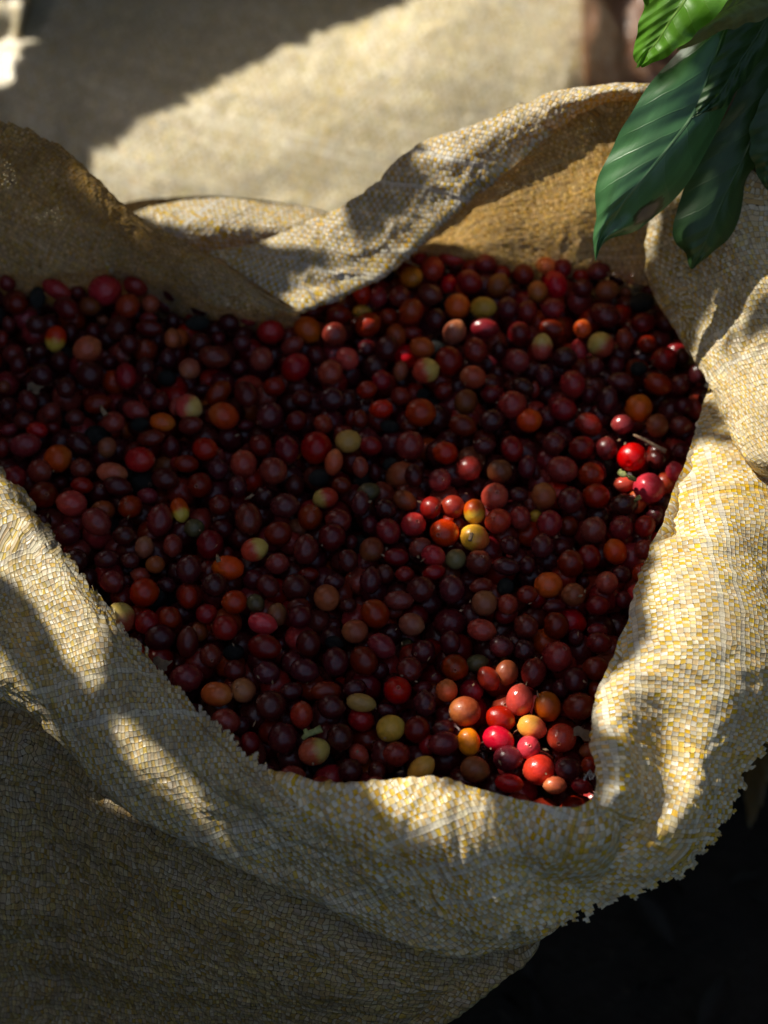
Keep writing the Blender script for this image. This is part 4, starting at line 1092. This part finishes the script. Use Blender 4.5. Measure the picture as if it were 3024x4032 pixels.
plant = empty("coffee_plant", (0.2, 0.15, 0.0))
tag(plant, "coffee plant branch with glossy leaves hanging over the sack's right", "plant")
D1 = .64
leaf_patch("leaf", [((2560, -260, 0.650), (2720, -330, 0.650), (2900, -260, 0.640)), ((2530, -60, 0.655), (2730, -130, 0.650), (2920, -80, 0.640)), ((2530, 40, 0.660), (2700, -10, 0.650), (2862, 10, 0.640)),
                    ((2510, 120, 0.665), (2640, 80, 0.655), (2760, 118, 0.650)), ((2495, 190, 0.670), (2590, 160, 0.660), (2690, 175, 0.655)), ((2500, 240, 0.670), (2545, 215, 0.665), (2610, 232, 0.660)), ((2508, 272, 0.670), (2512, 268, 0.670), (2525, 262, 0.670))],
           M_LEAFY, plant, 1, "fresh yellow-green leaf lit by the sun")
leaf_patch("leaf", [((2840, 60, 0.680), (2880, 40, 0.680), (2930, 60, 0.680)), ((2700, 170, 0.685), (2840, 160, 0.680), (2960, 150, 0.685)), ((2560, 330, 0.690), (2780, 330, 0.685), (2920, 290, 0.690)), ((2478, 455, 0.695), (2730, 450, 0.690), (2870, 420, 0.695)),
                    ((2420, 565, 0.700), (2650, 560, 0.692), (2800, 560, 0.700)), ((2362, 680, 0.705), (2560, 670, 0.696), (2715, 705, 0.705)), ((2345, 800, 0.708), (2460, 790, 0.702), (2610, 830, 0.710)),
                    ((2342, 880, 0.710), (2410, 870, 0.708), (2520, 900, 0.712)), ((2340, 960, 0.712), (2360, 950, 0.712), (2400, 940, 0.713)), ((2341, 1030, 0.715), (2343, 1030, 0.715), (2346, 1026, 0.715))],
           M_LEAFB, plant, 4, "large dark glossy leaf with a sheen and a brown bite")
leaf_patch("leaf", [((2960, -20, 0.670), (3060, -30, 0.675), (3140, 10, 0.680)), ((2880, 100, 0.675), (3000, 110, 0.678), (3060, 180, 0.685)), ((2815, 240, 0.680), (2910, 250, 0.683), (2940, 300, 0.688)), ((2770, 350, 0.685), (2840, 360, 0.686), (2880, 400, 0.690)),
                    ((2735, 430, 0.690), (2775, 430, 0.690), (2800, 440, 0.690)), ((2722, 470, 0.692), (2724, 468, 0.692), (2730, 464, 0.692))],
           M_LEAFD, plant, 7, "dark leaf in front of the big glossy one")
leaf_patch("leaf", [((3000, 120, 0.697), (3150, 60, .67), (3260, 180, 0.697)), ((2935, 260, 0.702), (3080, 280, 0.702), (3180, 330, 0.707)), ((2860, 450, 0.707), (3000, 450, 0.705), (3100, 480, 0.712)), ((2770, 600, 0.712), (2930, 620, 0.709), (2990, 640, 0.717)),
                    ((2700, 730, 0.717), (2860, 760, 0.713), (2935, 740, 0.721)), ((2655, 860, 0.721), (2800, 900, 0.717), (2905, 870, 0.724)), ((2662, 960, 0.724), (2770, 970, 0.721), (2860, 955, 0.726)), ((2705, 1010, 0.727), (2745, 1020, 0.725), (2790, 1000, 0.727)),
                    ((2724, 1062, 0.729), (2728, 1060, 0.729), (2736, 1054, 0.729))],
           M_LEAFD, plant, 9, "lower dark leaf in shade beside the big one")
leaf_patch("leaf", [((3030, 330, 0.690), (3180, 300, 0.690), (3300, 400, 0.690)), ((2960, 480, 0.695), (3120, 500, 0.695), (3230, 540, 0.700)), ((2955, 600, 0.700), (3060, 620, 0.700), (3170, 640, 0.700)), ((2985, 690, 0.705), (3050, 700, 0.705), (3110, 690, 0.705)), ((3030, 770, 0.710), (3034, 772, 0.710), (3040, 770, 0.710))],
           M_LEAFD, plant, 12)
leaf_patch("leaf", [((2760, 40, .655), (2700, 130, .655), (2660, 210, .66)), ((2880, -40, .655), (2860, 40, .652), (2830, 130, .658)), ((3000, -90, .65), (2980, -10, .65), (2960, 90, .655)), ((3160, -120, .65), (3140, -60, .65), (3120, 30, .65))],
           M_LEAFU, plant, 15, "pale underside of a folded leaf")
# brown bite on the big leaf, twig that carries the leaves
tw, tf = tube([PD(2860, -330, .63), PD(2960, -120, .635), PD(3080, -60, .645), PD(3250, -40, .65), PD(3500, -60, .66)], [.0016, .002, .0022, .0026, .003])
me = bpy.data.meshes.new("twig"); me.from_pydata([tuple(v) for v in tw], [], tf); me.update(); link_mesh("twig", me, M_STEM, plant)
pts = [(2575, 800), (2590, 770), (2598, 712), (2620, 705), (2632, 745), (2648, 752), (2638, 790), (2610, 815), (2590, 838)]
M_BITE = simple("leaf_blight", (0.14, 0.08, 0.06))

# ------------------------------------------------------------------ behind: other sacks; the ground
fars = empty("woven_sack", (0, 0.5, 0))
tag(fars, "large pale woven sack behind the open one, out of focus and partly sunlit", "sack")
rows = []
for v, h in ((1500, -42), (1250, -30), (1000, -26.5), (800, -24), (560, -21), (300, -18.5), (60, -17), (-200, -16), (-500, -16), (-900, -17)):
    r = []
    for u in (-700, -300, 20, 300, 700, 1100, 1500, 1900, 2250, 2560):
        dip = -3.5 * max(0, (u - 1900) / 500) ** 2 - 4 * max(0, (150 - u) / 500) ** 2 - 3
        r.append(P(u + max(0, (u - 1800)) * .1 * (v < 200), v + 60 * math.sin(u / 520), max(-42, h + dip)))
    rows.append(r)
bk = [p + Vector((0, .10, -.10)) for p in rows[-1]]
rows.append(bk); rows.append([Vector((p.x, p.y + .05, .002)) for p in bk])
cloth("body", rows, M_FAR, fars, res=0.005, rot=0.3, seed=71, wr=(0.008, 0.0025, 0.0), wscale=(7, 22, 90), cell=.005)
farl = empty("woven_sack", (-.3, 0.5, 0))
tag(farl, "pale sunlit sack edge at the top left corner, out of focus", "sack")
rows = []
for v, h in ((700, -36), (420, -28), (260, -23), (120, -20), (0, -18), (-250, -16), (-500, -17)):
    rows.append([P(u, v, h) for u in (-900, -600, -300, -100, 40, 75 + max(0, (120 - v)) * .3)] + [P(20 + max(0, (120 - v)) * .3, v + 30, h - 6)])
cloth("body", rows, M_FAR, farl, res=0.005, rot=0.3, seed=73, wr=(0.004, 0.003, 0.001), wscale=(9, 26, 90), cell=.005)
faro = empty("woven_sack", (.3, 0.5, 0))
tag(faro, "terracotta brown woven sack behind the coffee leaves", "sack")
rows = []
for v, h in ((1200, -42), (900, -36), (650, -24), (420, -15), (250, -12), (80, -10), (-150, -9), (-500, -11)):
    rows.append([P(u, v, h - 6 - 14 * max(0, (2600 - u) / 480) ** 2) for u in (2120, 2320, 2500, 2680, 2900, 3200, 3600, 3900)])
cloth("body", rows, M_FARO, faro, res=0.004, rot=0.2, seed=75, wr=(0.006, 0.004, 0.001), wscale=(9, 26, 90), cell=.0035)

N = NT("dark_soil")
tc = N.n("ShaderNodeTexCoord").outputs["Object"]
c = N.mix(N.ramp(N.noise(tc, 14, 6, .65), .35, .7), (0.035, 0.028, 0.020), (0.014, 0.011, 0.008))
c = N.mix(N.ramp(N.noise(tc, 60, 4, .7), .6, .75), c, (0.07, 0.055, 0.035))
N.l(c, N.b.inputs["Base Color"]); N.b.inputs["Roughness"].default_value = .95
bp = N.n("ShaderNodeBump"); bp.inputs["Distance"].default_value = .02; N.l(N.noise(tc, 30, 6, .7), bp.inputs["Height"]); N.l(bp.outputs[0], N.b.inputs["Normal"])
M_SOIL = N.m
V, Fc = [], []
n = 90
for i in range(n + 1):
    for j in range(n + 1):
        x = math.copysign(abs((i / n * 2 - 1)) ** 3 * 30, i / n * 2 - 1) + (i / n * 2 - 1) * 1.5
        y = math.copysign(abs((j / n * 2 - 1)) ** 3 * 30, j / n * 2 - 1) + (j / n * 2 - 1) * 1.5
        V.append((x, y, -.004 + .012 * mnoise.noise((x * 6, y * 6, 0)) - .008))
for i in range(n):
    for j in range(n): Fc.append((i * (n + 1) + j, (i + 1) * (n + 1) + j, (i + 1) * (n + 1) + j + 1, i * (n + 1) + j + 1))
me = bpy.data.meshes.new("ground"); me.from_pydata(V, [], Fc); me.update()
tag(link_mesh("ground", me, M_SOIL), "dark shaded soil beside the sack", kind="structure")
# leaf litter on the soil
V, Fc = [], []
for k in range(500):
    cx, cy = rg.uniform(-.1, .7), rg.uniform(-.6, .35)
    an = rg.uniform(0, 6.28); L_ = rg.uniform(.008, .025); w_ = L_ * rg.uniform(.2, .4); b0 = len(V)
    for i in range(6):
        t = i / 5
        ww = w_ * math.sin(math.pi * min(.97, max(.03, t)))
        for s in (-1, 0, 1):
            lx, ly = (t - .5) * L_ * 2, s * ww
            V.append((cx + lx * math.cos(an) - ly * math.sin(an), cy + lx * math.sin(an) + ly * math.cos(an), .006 + .006 * abs(s) + .008 * math.sin(t * 3 + k) + rg.uniform(0, .002)))
    for i in range(5):
        for s in (0, 1): Fc.append((b0 + i * 3 + s, b0 + i * 3 + s + 1, b0 + (i + 1) * 3 + s + 1, b0 + (i + 1) * 3 + s))
me = bpy.data.meshes.new("leaf_litter"); me.from_pydata(V, [], Fc); me.update()
tag(link_mesh("leaf_litter", me, simple("old_leaves", (0.022, 0.018, 0.012), .8)), "old leaves scattered on the dark soil", "leaf litter", kind="stuff")

# ------------------------------------------------------------------ unseen leaves added overhead, laid out so sun reaches only the outlined patches
LIT = [
 [(330, 760), (430, 600), (620, 470), (850, 340), (1150, 190), (1480, 60), (1760, -60), (2150, -160), (2380, 40), (2300, 220), (2240, 360), (1900, 470), (1600, 600), (1350, 800), (1340, 960), (1000, 960), (860, 930), (560, 850)],   # far sack
 [(0, 0), (90, 0), (90, 160), (30, 330), (-200, 330), (-200, 0)],
 [(1150, 1160), (1270, 1110), (1400, 1045), (1570, 930), (1760, 770), (1900, 680), (1930, 720), (1780, 880), (1560, 1070), (1400, 1160), (1180, 1245), (1130, 1200)],   # hem strip
 [(1620, 640), (1850, 500), (2100, 400), (2400, 330), (2560, 340), (2420, 400), (2250, 440), (2120, 520), (1950, 560), (1800, 610)],
 [(2870, 1640), (2720, 1480), (2790, 1420), (2940, 1360), (3200, 1310), (3300, 1700), (3300, 2500), (3150, 2900), (2990, 3080), (2850, 3260), (2700, 3350), (2500, 3420), (2600, 3250), (2700, 3100), (2600, 2950), (2420, 2890), (2350, 2800), (2350, 2700), (2480, 2640), (2600, 2520), (2560, 2380), (2620, 2100), (2760, 1750), (2960, 1760)],
 [(2560, 1000), (2700, 420), (2600, 330), (2420, 400), (2250, 490), (2080, 640), (1900, 770), (1700, 920), (1700, 960), (2000, 985), (2400, 1000), (2560, 1060)],   # back wall from behind
 [(0, 1870), (60, 1980), (190, 2130), (320, 2300), (380, 2420), (400, 2600), (370, 2710), (290, 2620), (200, 2440), (80, 2290), (0, 2240), (-300, 2150), (-300, 1700)],
 [(0, 2570), (60, 2680), (130, 2770), (210, 2860), (160, 2850), (50, 2760), (0, 2720), (-200, 2560)],
 [(480, 2850), (560, 2900), (620, 2980), (720, 3080), (820, 3170), (800, 3220), (680, 3120), (560, 3040), (490, 2950)],
 [(1880, 1990), (2000, 1900), (1990, 2010), (1920, 2080), (1920, 2170), (1830, 2170), (1860, 2080), (1720, 2130), (1700, 2050), (1830, 1980)],
 [(2440, 1830), (2530, 1760), (2620, 1840), (2640, 1990), (2560, 1980), (2460, 1920)],
 [(1900, 2840), (1990, 2760), (2100, 2700), (2110, 2810), (2200, 2860), (2190, 3080), (2260, 3150), (2150, 3160), (2080, 3040), (2030, 3010), (1940, 2990), (1870, 2960), (1850, 2890)],
 [(1440, 3085), (1640, 3085), (1900, 3130), (1900, 3250), (1800, 3320), (1640, 3250), (1560, 3200)],
 [(2500, -100), (2900, -100), (2880, 60), (2760, 110), (2700, 200), (2490, 290), (2470, 150)],
 [(2560, 380), (2800, 330), (2840, 420), (2640, 640), (2480, 640), (2440, 560)],
]


def in_poly(u, v, pl): return inside(u, v, pl)


deps = [o for o in COL.objects if o.type == 'MESH']
vs, ps, k = [], [], 0
bpy.context.view_layer.update()
for o in deps:
    if o.name.startswith("coffee_cherry"): continue
    if o.name.startswith("coffee_cherries"):
        pass
    m = o.matrix_world
    n_ = len(o.data.vertices); co = np.empty(n_ * 3); o.data.vertices.foreach_get("co", co)
    co = co.reshape(-1, 3) @ np.array(m.to_3x3()).T + np.array(m.translation)
    vs.append(co)
    ps += [tuple(a + k for a in p.vertices) for p in o.data.polygons]; k += n_
bvh = BVHTree.FromPolygons(np.concatenate(vs).tolist(), ps)
A1 = SUN_DIR.cross(Vector((0, 0, 1))).normalized(); A2 = SUN_DIR.cross(A1)
litp, shp, dbg = [], [], {}
rgf = random.Random(8)
FLAP = [(-350, 400), (0, 470), (240, 580), (540, 840), (820, 1010), (1150, 1200), (900, 1190), (640, 1100), (430, 1050), (0, 1055), (-350, 1070)]
for v in range(-250, 4300, 26):
    for u in range(-350, 3400, 26):
        hit = bvh.ray_cast(CAM, ray(u, v).normalized())
        if hit[0] is None: continue
        q = (hit[0].dot(A1), hit[0].dot(A2))
        islit = any(in_poly(u, v, pl) for pl in LIT)
        if not islit and in_poly(u, v, FLAP) and rgf.random() < .62: continue
        if islit:
            pk = [k_ for k_, pl in enumerate(LIT) if in_poly(u, v, pl)][0]; hh = bvh.ray_cast(hit[0] + SUN_DIR * .006, SUN_DIR)
            dbg.setdefault(pk, [0, 0]); dbg[pk][0] += 1; dbg[pk][1] += hh[0] is not None
        if islit and bvh.ray_cast(hit[0] + SUN_DIR * .006, SUN_DIR)[0] is not None: continue
        (litp if islit else shp).append(q)
litp = np.array(litp); shp = np.array(shp)
# a shade point that a lit point shares its sunbeam with cannot be shaded by the added leaves
d2 = ((shp[:, None, :] - litp[None, ::1, :]) ** 2).sum(2).min(1) if len(litp) else np.ones(len(shp))
shp = shp[d2 > .0022 ** 2]
cov = np.zeros(len(shp), int)
rg2 = random.Random(5)
LV, LF = [], []
s0 = CAM.dot(SUN_DIR)
cnt = 0
leafprof = lambda t: math.sin(math.pi * t) ** .8


def try_leaf(c, L_, W_, an):
    ca, sa = math.cos(an), math.sin(an)
    def insid(pts, grow):
        d = pts - c
        x = (d[:, 0] * ca + d[:, 1] * sa) / L_; y = (-d[:, 0] * sa + d[:, 1] * ca)
        t = np.clip((x + 1) / 2, 0, 1)
        return (np.abs(x) < 1) & (np.abs(y) < W_ * np.sin(np.pi * t) ** .8 + grow)
    if insid(litp, .0015).any(): return None
    return insid(shp, -.002)


for sweep, (Ls, tries) in enumerate(((.11, 500), (.07, 900), (.045, 1500), (.028, 3000), (.017, 4500), (.010, 5000))):
    for _ in range(tries):
        un = np.where(cov < (2 if sweep < 3 else 1))[0]
        if len(un) == 0: break
        c = shp[un[rg2.randrange(len(un))]] + np.array([rg2.gauss(0, Ls * .3), rg2.gauss(0, Ls * .3)])
        L_ = Ls * rg2.uniform(.7, 1.1) / 1.0; W_ = L_ * rg2.uniform(.32, .45); an = rg2.uniform(0, math.pi)
        ins = try_leaf(c, L_, W_, an)
        if ins is None or not ins.any(): continue
        cov += ins
        dist = rg2.uniform(.85, 1.15) if Ls > .04 else rg2.uniform(.68, .85)
        base_p = SUN_DIR * (dist + ZP * SUN_DIR.z) + A1 * float(c[0]) + A2 * float(c[1])
        ex = A1 * math.cos(an) + A2 * math.sin(an); ey = -A1 * math.sin(an) + A2 * math.cos(an)
        tx, ty = rg2.uniform(-.5, .5), rg2.uniform(-.5, .5)
        b0 = len(LV)
        for i in range(7):
            t = i / 6; ww = W_ * math.sin(math.pi * min(.985, max(.015, t))) ** .8
            for s in (-1, 0, 1):
                p = base_p + ex * ((t * 2 - 1) * L_) + ey * (s * ww) + SUN_DIR * (tx * (t * 2 - 1) * L_ + ty * s * ww + .25 * abs(s) * ww)
                LV.append(tuple(p))
        for i in range(6):
            for s in (0, 1): LF.append((b0 + i * 3 + s, b0 + i * 3 + s + 1, b0 + (i + 1) * 3 + s + 1, b0 + (i + 1) * 3 + s))
        cnt += 1
# dome of unseen leaves added to cut sky light, open above and behind camera
def big_leaf(c, L_, W_, nrm, an):
    ex = nrm.orthogonal().normalized(); ey = nrm.cross(ex)
    ex, ey = ex * math.cos(an) + ey * math.sin(an), ey * math.cos(an) - ex * math.sin(an)
    b0 = len(LV)
    for i in range(6):
        t = i / 5; ww = W_ * math.sin(math.pi * min(.985, max(.015, t))) ** .8
        for s in (-1, 0, 1): LV.append(tuple(c + ex * ((t * 2 - 1) * L_) + ey * (s * ww) + nrm * (.3 * abs(s) * ww - .2 * L_ * (t * 2 - 1) ** 2)))
    for i in range(5):
        for s in (0, 1): LF.append((b0 + i * 3 + s, b0 + i * 3 + s + 1, b0 + (i + 1) * 3 + s + 1, b0 + (i + 1) * 3 + s))


ctr = Vector((0, .05, ZP))
for k in range(9000):
    z = rg2.uniform(-.25, .97); az = rg2.uniform(0, 2 * math.pi)
    d = Vector((math.cos(az) * math.sqrt(1 - z * z), math.sin(az) * math.sqrt(1 - z * z), z))
    op = d.dot(Vector((.12, -.62, .78)).normalized())
    if op > .70 and rg2.random() < min(1, (op - .70) * 12): continue
    c = ctr + d * rg2.uniform(1.35, 1.75)
    if c.z < .02: continue
    L_ = rg2.uniform(.07, .12)
    q = np.array((c.dot(A1), c.dot(A2)))
    if c.dot(SUN_DIR) > .2 and (((litp - q) ** 2).sum(1) < (L_ + .004) ** 2).any(): continue
    nrm = (-d + Vector((rg2.gauss(0, .4), rg2.gauss(0, .4), rg2.gauss(0, .4)))).normalized()
    big_leaf(c, L_, L_ * .4, nrm, rg2.uniform(0, 6.28))
print("per patch", dbg)
print("canopy leaves", cnt, "uncovered", int((cov == 0).sum()), "of", len(shp), "lit", len(litp))
me = bpy.data.meshes.new("shade_foliage"); me.from_pydata(LV, [], LF); me.update()
N = NT("shading_leaf")
N.b.inputs["Base Color"].default_value = (0.03, 0.07, 0.02, 1); N.b.inputs["Roughness"].default_value = .4
tag(link_mesh("shade_foliage", me, N.m), "unseen foliage added around and above the sacks to shape sun and shade", "foliage", kind="stuff")
